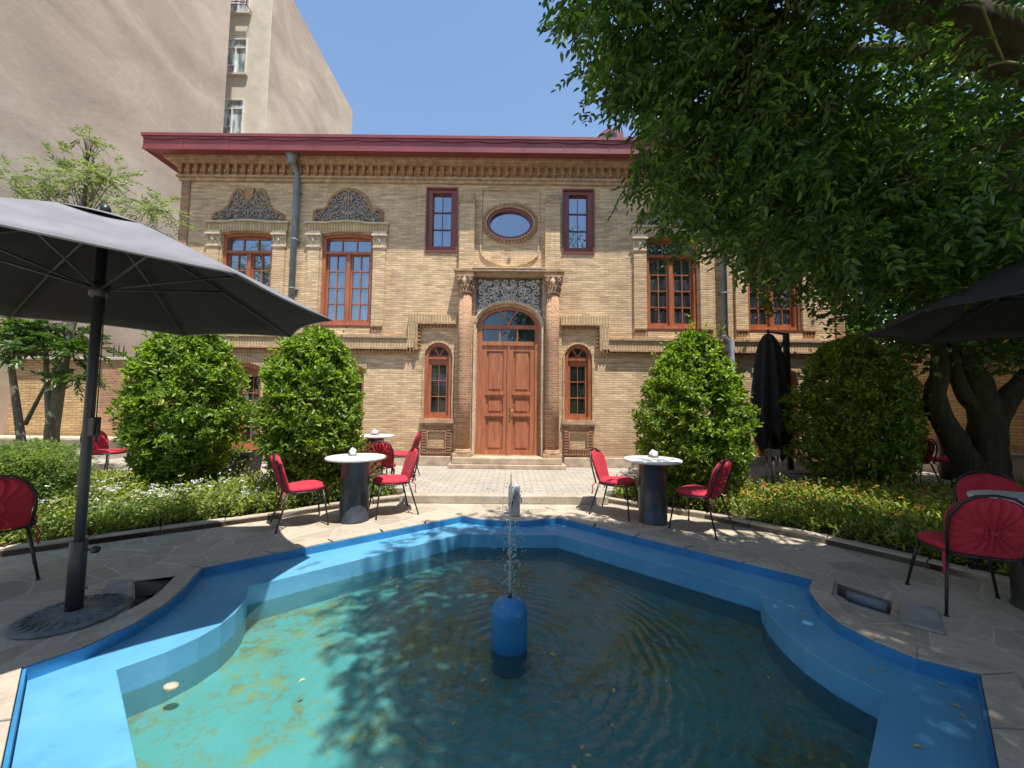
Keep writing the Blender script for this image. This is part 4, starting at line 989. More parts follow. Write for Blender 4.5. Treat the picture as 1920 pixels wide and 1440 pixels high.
def chair(x, y, fx, fy, label, z=0):
    rz = math.atan2(fy, fx)-PI/2
    if first[0]: first[0] = False; chair0.location = (x, y, z); chair0.rotation_euler = (0, 0, rz); chair0['label'] = label; return chair0
    return dup(chair0, (x, y, z), rz, label)
chair(-2.40, 4.52, .80, .60, 'red chair left of the front left white table, its back turned to the shrubs')
chair(-1.53, 5.00, -.86, -.50, 'red chair right of the front left table, cushion facing the viewer')
chair(-2.10, 6.25, -.25, .95, 'red chair at the rear left table seen from behind, its round back showing')
chair(-1.93, 6.85, -.98, -.1, 'bright red chair seen side-on right of the rear left table', PZ)
chair(1.38, 5.08, .84, -.54, 'red chair with its cushion lit, left of the front right white table')
chair(2.15, 4.48, -.66, .75, 'red chair right of the front right table, gathered back towards the pool')
chair(-7.0, 6.75, 1, .05, 'red chair seen side-on behind the leaning parasol pole, near the left wall bench', PZ)
chair(-3.98, 3.00, -.80, .60, 'dark red chair cut off by the left edge of the photo')
chair(3.25, 2.80, .42, .91, 'large shaded red chair by the right edge, pleated back towards the viewer')
chair(4.12, 3.28, -.6, -.8, 'dark red chair mostly hidden behind the large chair at the right edge')
chair(6.92, 6.75, .1, 1, 'dark red chair in deep shade just left of the big tree trunk', PZ)
chair(7.62, 7.0, -.8, .6, 'red chair partly hidden behind the slanting tree trunk', PZ)

def make_table():
    t = empty('round_table', (0, 0, 0), 0, '', 'table', 'round white café tables')
    b = MB(); b.lathe([(.30, .715), (.338, .722), (.342, .735), (.340, .747), (.332, .751)], seg=40); b.build('table_top', M['table_top'], t)
    b = MB(); b.lathe([(.175, .0), (.175, .012), (.165, .02), (.163, .69), (.17, .70), (.17, .714)], seg=32); b.build('pedestal', M['table_base'], t)
    return t
table0 = make_table()
def table(x, y, z, label, first=False):
    if first: table0.location = (x, y, z); table0['label'] = label; return table0
    return dup(table0, (x, y, z), 0, label)
def napkins(x, y, z, label):
    t = empty('napkin_holder', (x, y, z), random.uniform(0, 3), label, 'napkin holder', 'napkin holders on the tables')
    b = MB(); b.bev(-.055, .055, -.04, .04, 0, .022, .004); b.box(-.05, .05, -.035, -.031, .022, .06); b.build('holder', M['holder'], t)
    b = MB(); b.add([(-.045, -.025, .02), (.045, -.025, .02), (.045, .03, .025), (-.045, .03, .025), (-.05, -.03, .075), (.02, .0, .10), (.05, .03, .05), (-.02, .035, .07)], [(0,1,5,4), (1,2,6,5), (2,3,7,6), (3,0,4,7), (4,5,6,7)]); b.build('napkin', M['napkin'], t)
table(-1.86, 4.66, 0, 'front left round white table with a dark drum pedestal beside the shrub', True)
table(-2.40, 6.78, PZ, 'rear left round white table behind the shrub, nearest the house')
table(1.72, 4.74, 0, 'front right round white table with a dark pedestal between two red chairs')
table(3.70, 2.72, 0, 'shaded pale table cut off by the right edge of the photo')
table(7.35, 7.55, PZ, 'sunlit table in the far right corner behind the trees')
table(-6.42, 6.95, PZ, 'white table mostly hidden behind the left shrub')
napkins(-1.93, 4.72, .752, 'white napkins in a holder on the front left table')
napkins(-2.40, 6.80, .752+PZ, 'white napkins in a holder on the rear left table')
napkins(1.78, 4.86, .752, 'white napkins in a holder on the front right table')

# parasols ---------------------------------------------------
FLIP = -1
def parasol(x, y, ztop, zrim, Rr, rot, fabric, label, detail=True, base=True):
    t = empty('parasol', (x, y, 0), 0, label, 'parasol')
    b = MB(); n = 8; sub = 8; rings = 9; vs = []; fs = []; th = .006
    def pt(k, j, r0=.10):                   # k fraction 0..1 to the rim, j angular index in n*sub
        a = rot+2*PI*j/(n*sub); seg = (j % sub)/sub; a0 = rot+2*PI*(j//sub)/n; a1 = a0+2*PI/n
        rr = r0+(Rr-r0)*k; P_ = Vector((math.cos(a0), math.sin(a0)))*(1-seg)+Vector((math.cos(a1), math.sin(a1)))*seg
        sag = math.sin(PI*seg); z = ztop+(zrim-ztop)*(k**1.12) - .055*sag*k*(1-k)*2+.012*sag*k
        pull = 1-.045*sag*k**2
        return (P_.x*rr*pull, P_.y*rr*pull, z)
    for k in range(rings):
        for j in range(n*sub): vs.append(pt(k/(rings-1), j))
    m = n*sub
    for k in range(rings-1):
        for j in range(m): fs.append((k*m+j, (k+1)*m+j, (k+1)*m+(j+1) % m, k*m+(j+1) % m))
    b.add(vs, fs, 0, True)
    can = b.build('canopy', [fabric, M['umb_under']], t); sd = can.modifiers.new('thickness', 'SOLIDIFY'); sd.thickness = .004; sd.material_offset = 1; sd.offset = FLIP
    # double seam along the rim and the ribs' stitching
    b = MB()
    for d in (0,):
        pts = [pt(1.0, j) for j in range(m)]+[pt(1.0, 0)]; b.tube([(p[0], p[1], p[2]-.004) for p in pts], .007, 5, cap=False)
    b.build('hem', fabric, can)
    # vent cap: short second tier lifted off the crown, with dark gaps
    b = MB(); vs = []; R2 = .42
    for k in range(5):
        for j in range(m):
            seg = (j % sub)/sub; p = pt((R2*k/4)/Rr, j, .03); lift = .022+.030*math.sin(PI*seg)*(k/4)
            vs.append((p[0], p[1], p[2]+lift))
    fs = [(k*m+j, (k+1)*m+j, (k+1)*m+(j+1) % m, k*m+(j+1) % m) for k in range(4) for j in range(m)]
    b.add(vs, fs, 0, True); vc = b.build('vent_cap', fabric, can); sd = vc.modifiers.new('thickness', 'SOLIDIFY'); sd.thickness = .004
    b = MB(); b.lathe([(.028, ztop+.02), (.03, ztop+.05), (.02, ztop+.075), (.004, ztop+.085)], seg=12); b.build('finial', M['black_metal'], t)
    for i in range(8):
        a = rot+2*PI*i/8; c_, s_ = math.cos(a), math.sin(a); b = MB()
        zt = ztop-.045
        b.tube([(c_*.03, s_*.03, zt), (c_*Rr*.5, s_*Rr*.5, pt(.5, i*sub)[2]-.022), (c_*Rr*.985, s_*Rr*.985, zrim-.012)], [.011, .010, .008], 6)
        rb_ = b.build('rib', M['umb_pole'], t)
        b = MB(); b.tube([(c_*.04, s_*.04, ztop-.50), (c_*Rr*.52, s_*Rr*.52, pt(.52, i*sub)[2]-.035)], .008, 6); b.build('strut', M['umb_pole'], rb_)
    b = MB(); b.tube([(0, 0, .0), (0, 0, ztop+.02)], .027, 16); b.build('pole', M['umb_pole'], t)
    b = MB(); b.lathe([(.036, ztop-.56), (.05, ztop-.55), (.05, ztop-.47), (.036, ztop-.46)], seg=16); b.build('slider_hub', M['black_metal'], t)
    if base:
        b = MB(); b.lathe([(.042, .03), (.042, .46), (.038, .47)], seg=16); b.build('base_tube', M['umb_pole'], t)
        b = MB(); b.tube([(.03, 0, .41), (.095, 0, .41)], .008, 8); b.tube([(.10, 0, .41), (.125, 0, .41)], [.024, .02], 10); b.build('lock_knob', M['black_metal'], t)
        b = MB(); b.tube([(.03, 0, .17), (.075, 0, .17)], .006, 6); b.build('bolt', M['black_metal'], t)
        b = MB(); b.tube([(.045, 0, 1.25), (.062, 0, 1.22), (.06, 0, 1.10)], .008, 6); b.bev(.02, .06, -.025, .025, 1.14, 1.26, .004); b.build('crank_cleat', M['black_metal'], t)
        b = MB(); b.tube([(.04, 0, ztop-.5), (.046, 0, 1.9), (.05, 0, 1.22)], .0035, 5); b.build('cord', M['black_metal'], t)
        b = MB(); b.lathe([(.26, 0), (.27, .010), (.26, .018), (.23, .022), (.17, .026), (.05, .04)], seg=40)
        for k in range(24):
            a = 2*PI*k/24
            for rr in (.08, .125, .17):
                b.tube([(math.cos(a)*rr, math.sin(a)*rr, .026), (math.cos(a+.15)*(rr+.04), math.sin(a+.15)*(rr+.04), .030), (math.cos(a+.05)*(rr+.06), math.sin(a+.05)*(rr+.06), .024)], .006, 4)
        b.build('base_plate', M['base_iron'], t)
    return t
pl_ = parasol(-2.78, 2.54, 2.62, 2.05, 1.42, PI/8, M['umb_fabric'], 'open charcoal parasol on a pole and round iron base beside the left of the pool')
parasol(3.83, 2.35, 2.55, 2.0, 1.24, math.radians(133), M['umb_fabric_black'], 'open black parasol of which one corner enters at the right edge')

# closed cantilever parasol
t = empty('closed_parasol', (5.03, 7.0, PZ), 0, 'folded black cantilever parasol hanging from its mast right of the shrub', 'parasol')
b = MB(); b.box(-.045, .045, -.03, .03, 0, 2.68); b.build('mast', M['umb_pole'], t, bevel=.006)
b = MB(); nA = 48; vs = []; fs = []; cx = -.33; hts = [2.66, 2.62, 2.5, 2.3, 2.0, 1.6, 1.2, .95, .8, .62]
rad = [.05, .09, .15, .19, .23, .27, .30, .30, .26, .20]
for k, (hz, rr) in enumerate(zip(hts, rad)):
    for j in range(nA):
        a = 2*PI*j/nA; fold = 1+.22*math.cos(8*a)*(min(1, k/3))+.06*math.cos(13*a+k)
        zz = hz+(.16*math.cos(4*a+1)+.10*math.cos(3*a))*(1 if k == 9 else .4 if k == 8 else 0)
        vs.append((cx+rr*fold*math.cos(a), rr*fold*math.sin(a)*.8, zz))
for k in range(9):
    for j in range(nA): fs.append((k*nA+j, (k+1)*nA+j, (k+1)*nA+(j+1) % nA, k*nA+(j+1) % nA))
b.add(vs, fs, 0, True); cn = b.build('folded_canopy', M['umb_fabric_black'], t); cn.modifiers.new('thickness', 'SOLIDIFY').thickness = .006
b = MB(); b.tube([(cx, 0, .55), (cx, 0, 2.74)], .022, 8); b.build('canopy_pole', M['umb_pole'], t)
b = MB(); b.tube([(-.02, 0, 2.60), (-.12, 0, 2.35), (-.17, 0, 1.9)], .016, 6); b.tube([(0, 0, 2.66), (cx, 0, 2.70)], .02, 6); b.build('arm', M['umb_pole'], t)
b = MB(); b.bev(-.06, .06, -.10, -.03, 1.0, 1.22, .01); b.tube([(0, -.1, 1.1), (.0, -.16, 1.1), (.08, -.16, 1.1)], .01, 6); b.build('crank', M['black_metal'], t)
b = MB(); b.bev(-.85, .55, -.45, .45, .0, .16, .012); b.box(-.5, .5, -.35, .35, .161, .20); b.build('base_slab', M['slab'], t)
# black frame stand in the right bed
t = empty('lamp_stand', (3.90, 5.80, .05), 0, 'slim black metal garden light on two legs, standing in the orange flowers', 'garden light')
b = MB(); b.box(-.10, .10, -.04, .04, .62, .72); b.build('lamp_head', M['black_metal'], t, bevel=.006)
for s in (-1, 1): b = MB(); b.tube([(s*.088, 0, 0), (s*.088, 0, .62)], .011, 8); b.build('leg', M['black_metal'], t)
b = MB(); b.tube([(0, 0, 0), (.01, 0, .62)], .022, 8); b.build('stem', M['black_metal'], t)
t = MB(); t.tube([(0, 0, 0), (0, 0, .45), (.02, 0, .62)], [.035, .035, .03], 10); o = t.build('bollard_light', M['black_metal'], None, (3.72, 6.25, .05)); tag(o, 'short black post just right of the bright right shrub', 'post')
# rubbish bin
t = empty('rubbish_bin', (8.35, 7.3, PZ), 0, 'black rubbish bin with a domed lid between the tree trunks', 'bin')
b = MB(); b.lathe([(.20, 0), (.22, .05), (.22, .62), (.23, .63)], seg=24); b.build('bin_body', M['plastic_black'], t)
b = MB(); b.lathe([(.23, .632), (.23, .70), (.20, .80), (.10, .86), (.02, .88)], seg=24); b.build('lid', M['plastic_black'], t)
# potted plant and mist fan between the left shrubs
t = empty('plant_pot', (-4.80, 6.78, PZ), 0, 'black plastic planter with a small leafy plant between the two left shrubs', 'planter')
b = MB(); b.poly([(-.30, 0), (.30, 0), (.36, .42), (-.36, .42)], [], -.2, .2); b.build('pot', M['plastic_black'], t, bevel=.01)
b = MB(); b.poly([(-.38, -.22), (.38, -.22), (.38, .22), (-.38, .22)], [[(-.33, -.17), (.33, -.17), (.33, .17), (-.33, .17)]], .40, .45, 'XY'); b.build('pot_rim', M['plastic_black'], t)
P_, D_ = blob_points(260, (.12, -.12, .35), (.28, .22, .35), .1); ln = RNG.uniform(.05, .09, 260); leaves_obj('foliage', leaf_geo(P_, D_+[0, 0, .5], rdir(260)+[0, 0, 1], ln, ln*.45), M['leaf_bed'], t)
t = empty('standing_fan', (-5.05, 6.95, PZ), 0, 'grey standing fan half hidden behind the left shrub', 'fan')
b = MB(); b.tube([(0, 0, 0), (0, 0, 1.25)], .018, 10); b.lathe([(.2, 0), (.2, .02), (.03, .05)], 0, 0, 20); b.build('stand', M['zinc'], t)
b = MB()
for k in range(5): rr = .05+.045*k; b.tube([(.1+rr*math.cos(a), -.05, 1.35+rr*math.sin(a)) for a in [2*PI*j/20 for j in range(21)]], .005, 4, cap=False)
for k in range(12): a = 2*PI*k/12; b.tube([(.1, -.06, 1.35), (.1+.23*math.cos(a), -.05, 1.35+.23*math.sin(a))], .004, 4)
b.build('fan_cage', M['zinc'], t)
b = MB(); b.tube([(.1, -.02, 1.35), (.1, .12, 1.35)], .06, 12); b.build('motor', M['zinc'], t)
b = MB()
for k in range(3):
    a = 2*PI*k/3; v = [(.1+.03*math.cos(a), -.02, 1.35+.03*math.sin(a)), (.1+.2*math.cos(a-.4), -.03, 1.35+.2*math.sin(a-.4)), (.1+.21*math.cos(a+.4), .0, 1.35+.21*math.sin(a+.4))]; b.add(v, [(0, 1, 2)])
b.build('blade', M['holder'], t)

# ============================================================ PLANTS
def shrub(x, y, rx, ry, z0_, z1_, n, seed, label, taper=.0, base=.05):
    t = empty('leafy_shrub', (x, y, base), 0, label, 'shrub', 'large clipped shrubs in the beds')
    H = z1_-z0_; m = int(n*1.35)
    v = RNG.random(m)**.85; th = RNG.random(m)*2*PI
    prof = np.sin(np.clip((v*.94+.06), 0, 1)*PI)**.42; prof = np.where(v > .5, prof*(1-taper*(v-.5)*2), prof*(1-.12*(.5-v)*2))
    dirn = np.stack([np.cos(th), np.sin(th), np.zeros(m)], 1)
    P = np.stack([np.cos(th)*rx, np.sin(th)*ry, z0_+v*H], 1)
    l1 = 1+.17*lump(P, 1.7, seed)+.22*lump(P, 3.8, seed+3)+.14*lump(P, 8, seed+4)
    depth = 1-.55*RNG.random(m)**1.4
    P[:, 0] *= prof*l1*depth; P[:, 1] *= prof*l1*depth; P[:, 2] += .12*lump(P, 3, seed+5)
    keep = (lump(P, 6.5, seed+9) > -.10) | (RNG.random(m) < .06)
    P, dirn, v = P[keep], dirn[keep], v[keep]
    # whorls of leaves on each twig tip
    per = 5; K = len(P)//per; P, dirn, v = P[:K], dirn[:K], v[:K]
    axis = unit(dirn*(1-v[:, None]*.6)+np.array([0, 0, 1.0])*(.35+v[:, None]*.8)+RNG.normal(size=(K, 3))*.4)
    out = []
    for q in range(per+1):
        d = axis*.55+RNG.normal(size=(K, 3))*.62; ln = RNG.uniform(.045, .088, K)
        out.append(leaf_geo(P+RNG.normal(size=(K, 3))*.014, d, axis+RNG.normal(size=(K, 3))*.3, ln, ln*.42, .18))
    ns = 34; ths = RNG.random(ns)*2*PI; hs = .35+.65*RNG.random(ns)**.6
    for q in range(8):
        pr = np.sin(np.clip(hs*.94+.06, 0, 1)*PI)**.42*(1-taper*np.clip(hs-.5, 0, 1)*2)*.9+.02*q
        B_ = np.stack([np.cos(ths)*rx*pr, np.sin(ths)*ry*pr, z0_+hs*H+.018*q*(1+hs)], 1); ln = RNG.uniform(.05, .09, ns)
        out.append(leaf_geo(B_, RNG.normal(size=(ns, 3))*.6+np.stack([np.cos(ths), np.sin(ths), ths*0+.6], 1), RNG.normal(size=(ns, 3))*.4+[0, 0, 1], ln, ln*.4))
    vs = np.concatenate(out); vs[:, 2] -= base
    leaves_obj('foliage', vs, M['leaf_shrub'], t)
    b = MB(); rnd = random.Random(seed)
    for k in range(7):
        a = rnd.uniform(0, 6.28); q = rnd.uniform(.3, .7)
        b.tube([(math.cos(a)*.06, math.sin(a)*.06, -.02), (math.cos(a)*rx*q*.5, math.sin(a)*ry*q*.5, H*.4), (math.cos(a)*rx*q, math.sin(a)*ry*q, H*.75)], [.03, .02, .008], 6)
    b.build('stems', M['bark'], t); return t
shrub(-4.60, 5.45, .68, .66, .22, 2.42, 36000, 1, 'tallest of the left shrubs, glossy green, right of the parasol pole')
shrub(-2.80, 5.50, .68, .66, .20, 2.36, 36000, 2, 'bright green rounded shrub behind the front left table', .05)
shrub(2.66, 5.60, .79, .72, .10, 2.50, 42000, 3, 'sunlit pointed green shrub behind the front right table', .42)
shrub(5.55, 6.20, .84, .78, .12, 2.52, 40000, 4, 'dark shaded round shrub right of the folded parasol', .18)
# small red tipped plant behind the left table
t = empty('small_bush', (-2.25, 5.75, .05), 0, 'low bush with reddish leaf tips between the left tables', 'bush')
P_, D_ = blob_points(700, (0, 0, .45), (.32, .25, .35), .3); ln = RNG.uniform(.04, .08, 700); leaves_obj('foliage', leaf_geo(P_, D_+[0, 0, .6], rdir(700)+[0, 0, 1], ln, ln*.4), M['leaf_red'], t)

# juniper on the left
t = empty('juniper_bush', (-5.15, 4.15, .05), 0, 'feathery green juniper bush at the left edge behind the dark chair', 'bush')
K = 5200; P, D = blob_points(K, (0, 0, .42), (.44, .42, .50), .3); P[:, 2] = np.maximum(P[:, 2], .02); P *= (1+.18*lump(P, 5, 3))[:, None]; out = []
for q in range(11):
    d = unit(D*[1, 1, .3]+np.array([0, 0, .15])+RNG.normal(size=(K, 3))*.5); ln = RNG.uniform(.03, .055, K); out.append(leaf_geo(P+RNG.normal(size=(K, 3))*[.045, .045, .014], d, rdir(K), ln, ln*.22))
leaves_obj('foliage', np.concatenate(out), M['leaf_juniper'], t)
b = MB(); b.tube([(0, 0, 0), (.05, 0, .4)], [.05, .02], 8); b.build('trunk', M['bark'], t)

# flower beds (ground cover nobody could count)
def in_poly(px, py, poly):
    c = np.zeros(len(px), bool); n = len(poly)
    for i in range(n):
        x1, y1 = poly[i]; x2, y2 = poly[i-1]
        with np.errstate(divide='ignore', invalid='ignore'):
            c ^= ((y1 > py) != (y2 > py)) & (px < (x2-x1)*(py-y1)/(y2-y1+1e-12)+x1)
    return c
def bed(poly, n, hmin, hmax, mat, name, label, seed, per=6, lw=(.055, .22), hfun=None):
    xs = [p[0] for p in poly]; ys = [p[1] for p in poly]
    X = RNG.uniform(min(xs), max(xs), n*2); Y = RNG.uniform(min(ys), max(ys), n*2)
    k = in_poly(X, Y, poly); X, Y = X[k][:n], Y[k][:n]; m = len(X)
    P3 = np.stack([X, Y, X*0], 1); top = hmin+(hmax-hmin)*(.5+.5*lump(P3, 2.6, seed))+.10*lump(P3, 9, seed)+RNG.random(m)**5*.14
    if hfun is not None: top = top*hfun(X, Y)
    out = []
    tilt = RNG.normal(size=(m, 3))*.25; tilt[:, 2] = 1
    for q in range(per):
        t_ = (q+.5+RNG.random(m)*.5)/per; B = P3+tilt*(top*t_)[:, None]; B[:, 2] += .04
        d = RNG.normal(size=(m, 3))*.7+[0, 0, .45]; ln = lw[0]*RNG.uniform(.7, 1.35, m); out.append(leaf_geo(B, d, rdir(m)+[0, 0, 1.2], ln, ln*lw[1]*1.6))
    o = leaves_obj(name, np.concatenate(out), mat); tag(o, label, 'ground cover', None, 'stuff'); return np.stack([X+tilt[:, 0]*top, Y+tilt[:, 1]*top, top+.05], 1)
def in_off(pts, d):      # points shifted to the bed side of the kerb
    return pts
bedL = [(-5.5, 2.75), (-4.45, 3.58), (-3.62, 4.20), (-2.80, 4.80), (-2.42, 5.20), (-1.95, 5.55), (-1.68, 5.75), (-1.80, 5.95), (-8.5, 5.95), (-8.5, 2.6)]
bedR = [(1.5, 5.72), (2.05, 5.30), (2.52, 4.95), (2.86, 4.58), (3.34, 4.08), (3.74, 3.50), (3.98, 3.05), (9, 3.0), (9, 5.95), (1.6, 5.95)]
topL = bed(bedL, 10500, .14, .34, M['leaf_bed'], 'flower_bed_foliage', 'light green ground cover filling the left flower bed', 2, 6)
topS = bed([(-4.6, 3.55), (-2.85, 4.86), (-1.95, 5.60), (-1.75, 5.9), (-2.4, 5.95), (-3.6, 4.9), (-4.7, 4.0)], 3200, .16, .30, M['leaf_silver'], 'edging_foliage', 'grey green narrow-leaved edging plants along the left kerb', 4, 7, (.06, .14))
topR = bed([(x, y) for x, y in bedR], 9500, .14, .30, M['leaf_bed'], 'flower_bed_foliage', 'yellowish green ground cover filling the right flower bed', 6, 6)
def blossoms(tops, n, r, mat, name, label, poly=None, per=9, seed=0, thr=-.1):
    k = in_poly(tops[:, 0], tops[:, 1], poly) if poly else np.ones(len(tops), bool); T = tops[k]
    T = T[lump(T, 3, seed) > thr]; idx = RNG.choice(len(T), min(n, len(T)), replace=False); C = T[idx]; m = len(C); out = []
    for q in range(per):
        d = rdir(m); d[:, 2] = np.abs(d[:, 2])*.8+.1; ln = r*RNG.uniform(.7, 1.2, m); out.append(leaf_geo(C+d*r*.3+[0, 0, .02], d, rdir(m)+[0, 0, 1.5], ln, ln*.8, .05))
    tag(leaves_obj(name, np.concatenate(out), mat), label, 'flowers', None, 'stuff')
blossoms(topL, 520, .019, M['petal_white'], 'white_blossoms', 'heads of small white flowers over the left bed', [(-5.4, 3.1), (-4.5, 3.75), (-3.6, 4.35), (-2.6, 5.15), (-3.2, 5.5), (-4.6, 4.9), (-6, 4.4)], 8, 1, -.08)
blossoms(topR, 190, .021, M['petal_orange'], 'orange_blossoms', 'scattered orange and pink flowers over the right bed', [(2.6, 5.0), (3.7, 3.7), (5.5, 3.6), (5.5, 5.6), (3.0, 5.7)], 8, 2, -.2)

# left trees ---------------------------------------------------
def light_tree(x, y, label, trunk, clusters, branches, mat, nleaf, trunks_extra=(), bk='bark', lw=(.062, .022), length=.24):
    t = empty('slender_tree', (x, y, .05), 0, label, 'tree')
    b = MB(); b.tube([(p[0]-x, p[1]-y, p[2]-.05) for p in trunk[0]], trunk[1], 10)
    for pts, rr in trunks_extra: b.tube([(p[0]-x, p[1]-y, p[2]-.05) for p in pts], rr, 8)
    b.build('trunk', M[bk], t)
    b = MB()
    for pts, rr in branches: b.tube([(p[0]-x, p[1]-y, p[2]-.05) for p in pts], rr, 6)
    out = []
    for (c, r_, n, src) in clusters:
        n = int(n*.7); c = np.array(c)-np.array([x, y, .05]); P, D = blob_points(n, c, r_, .15); 
        P += (.18*lump(P, 3.5, n))[:, None]*D
        out.append(compound(P-D*.08, D*np.array([1, 1, .45])+np.array([0, 0, .15])+RNG.normal(size=(n, 3))*.3, length, 5, lw, .35, .3))
        s_ = Vector(src)-Vector((x, y, .05))
        for k in range(0, n, max(1, n//11)):
            e = Vector(P[k]); mid = (s_+e)*.5+Vector((0, 0, .08)); b.tube([s_, mid, e], [.011, .007, .003], 4)
    b.build('branches', M[bk], t); leaves_obj('crown', np.concatenate(out), mat, t); return t
light_tree(-7.45, 6.35, 'slender tree whose pale green top rises above the charcoal parasol',
    ([(-7.5, 6.35, .05), (-7.48, 6.3, .9), (-7.35, 6.25, 1.8), (-7.2, 6.25, 3.0), (-7.25, 6.25, 4.4), (-7.15, 6.25, 5.5)], [.11, .09, .07, .05, .035, .015]),
    [((-7.45, 6.25, 5.15), (.55, .5, .55), 190, (-7.22, 6.25, 4.2)), ((-7.9, 6.3, 4.75), (.42, .4, .35), 90, (-7.25, 6.25, 4.0)), ((-6.85, 6.25, 5.1), (.45, .4, .38), 90, (-7.2, 6.25, 4.3)),
     ((-7.35, 6.25, 4.3), (.5, .4, .4), 110, (-7.25, 6.25, 3.7)), ((-5.95, 6.1, 4.55), (.5, .4, .32), 110, (-6.9, 6.2, 3.6)), ((-8.6, 6.3, 5.2), (.4, .4, .35), 60, (-7.4, 6.25, 4.2)), ((-7.3, 6.25, 5.85), (.22, .2, .25), 26, (-7.2, 6.25, 5.3)), ((-8.75, 6.3, 4.1), (.35, .4, .25), 40, (-7.4, 6.25, 3.6))],
    [([(-7.22, 6.25, 3.1), (-6.7, 6.2, 3.7), (-6.1, 6.1, 4.5)], [.03, .02, .008]), ([(-7.22, 6.25, 3.4), (-7.9, 6.3, 4.2), (-8.5, 6.3, 5.0)], [.03, .02, .008])],
    M['leaf_light'], 0, [([(-7.35, 6.2, .05), (-7.42, 6.2, 1.1), (-7.6, 6.25, 1.9), (-7.7, 6.3, 2.4)], [.05, .045, .035, .02])])
light_tree(-7.9, 6.2, 'low dark leaved tree with a thin leaning stem at the left edge',
    ([(-7.72, 6.2, .05), (-7.85, 6.2, .8), (-8.1, 6.2, 1.9), (-8.15, 6.2, 2.5)], [.06, .055, .04, .02]),
    [((-8.2, 6.2, 2.35), (.75, .6, .33), 170, (-8.1, 6.2, 1.9)), ((-7.2, 6.15, 2.25), (.60, .5, .36), 150, (-7.35, 6.2, 1.9)), ((-7.0, 6.1, 1.75), (.45, .4, .15), 40, (-7.35, 6.2, 1.5)), ((-7.7, 6.2, 2.6), (.6, .5, .2), 90, (-7.8, 6.2, 2.1))],
    [([(-7.8, 6.2, 1.0), (-7.5, 6.2, 1.7), (-7.2, 6.15, 2.2)], [.03, .02, .01])], M['leaf_broad'], 0, lw=(.09, .04), length=.24)

# right side: multi-stemmed broad leaved tree ---------------------
def outline_ok(P, poly, jit=0):
    u, v, y = proj(P); front = y > .15
    inf = front & (u > -60) & (u < 1980) & (v > -40) & (v < 1500)
    if jit: u = u+RNG.normal(size=len(u))*jit; v = v+RNG.normal(size=len(u))*jit
    return (~inf) | in_poly(u, v, poly)
def limb(b, pts, rads, seg=12, wob=.0, rnd=random.Random(3)):
    P = smooth3(pts); n = len(P); R_ = [rads[0]+(rads[-1]-rads[0])*(i/(n-1)) if len(rads) == 2 else np.interp(i/(n-1), np.linspace(0, 1, len(rads)), rads) for i in range(n)]
    b.tube([p+Vector((rnd.uniform(-1, 1), rnd.uniform(-1, 1), 0))*wob for p in P], [r_*(1+rnd.uniform(-.06, .06)) for r_ in R_], seg)
def smooth3(pts, n=5):
    P = [Vector(p) for p in pts]; P = [P[0]*2-P[1]]+P+[P[-1]*2-P[-2]]; out = []
    for i in range(1, len(P)-2):
        a, b, c, d = P[i-1:i+3]
        for k in range(n):
            t = k/n; out.append(.5*((2*b)+(c-a)*t+(2*a-5*b+4*c-d)*t*t+(3*b-a-3*c+d)*t**3))
    out.append(P[-2]); return out
tr = empty('broadleaf_tree', (6.75, 5.7, 0), 0, 'thick forked tree with mossy trunks standing in the shaded right bed', 'tree')
def rel(pts): return [(p[0]-6.75, p[1]-5.7, p[2]) for p in pts]
b = MB()
limb(b, rel([(6.80, 5.75, -.05), (6.75, 5.72, .5), (6.52, 5.7, .95), (6.28, 5.7, 1.5), (6.38, 5.7, 2.2), (6.2, 5.75, 3.2)]), [.27, .17, .15, .13, .10, .07], 14, .01)
limb(b, rel([(6.98, 5.75, -.05), (7.03, 5.75, .5), (7.07, 5.75, 1.1), (7.02, 5.75, 1.7), (6.8, 5.75, 2.3), (6.7, 5.8, 3.6)]), [.34, .24, .20, .16, .12, .07], 14, .01)
limb(b, rel([(7.03, 5.75, .9), (7.35, 5.75, 1.5), (7.75, 5.7, 2.0), (8.2, 5.6, 2.9)]), [.16, .14, .12, .08], 12, .01)
limb(b, rel([(7.02, 5.75, 1.3), (6.72, 5.75, 1.75), (6.55, 5.7, 2.5)]), [.11, .09, .06], 10, .008)
b.build('trunk', M['bark_dark'], tr)
polyB = [(1352, 470), (1375, 520), (1395, 545), (1420, 560), (1432, 600), (1465, 570), (1500, 572), (1535, 600), (1555, 640), (1580, 600), (1625, 620), (1700, 700), (2400, 720), (2400, -400), (1352, -400)]
def volume(n, lo, hi): return np.array(lo)+RNG.random((n, 3))*(np.array(hi)-np.array(lo))
C = volume(2600, (3.2, 4.9, 2.0), (9.2, 6.9, 6.4)); 
zl = 2.1+.9*np.exp(-((C[:, 0]-3.2)/1.2)**2); C = C[(C[:, 2] > zl)]
C = C[outline_ok(C, polyB)]
sg = np.stack([C[:, 0]+SHX*C[:, 2], C[:, 1]+SHY*C[:, 2]], 1); C = C[~((sg[:, 0] < 4.3) & (sg[:, 1] < 6.3))]
C = C[(lump(C, 1.6, 4) > -.38)][:700]
out = []; per = 46
for q in range(per):
    P = C+RNG.normal(size=C.shape)*.22; D = RNG.normal(size=C.shape)*[.8, .8, .35]+[0, 0, -.35]; ok = outline_ok(P, polyB)
    P, D = P[ok], D[ok]; ln = RNG.uniform(.07, .125, len(P)); out.append(leaf_geo(P, D, RNG.normal(size=P.shape)*.45+[0, 0, 1], ln, ln*.72, .12))
vs = np.concatenate(out)-np.array([6.75, 5.7, 0]); leaves_obj('crown', vs, M['leaf_broad'], tr)
b = MB(); rnd = random.Random(5)
src = [Vector((6.2, 5.75, 3.1)), Vector((6.7, 5.8, 3.5)), Vector((8.1, 5.6, 2.8)), Vector((6.5, 5.7, 2.5))]
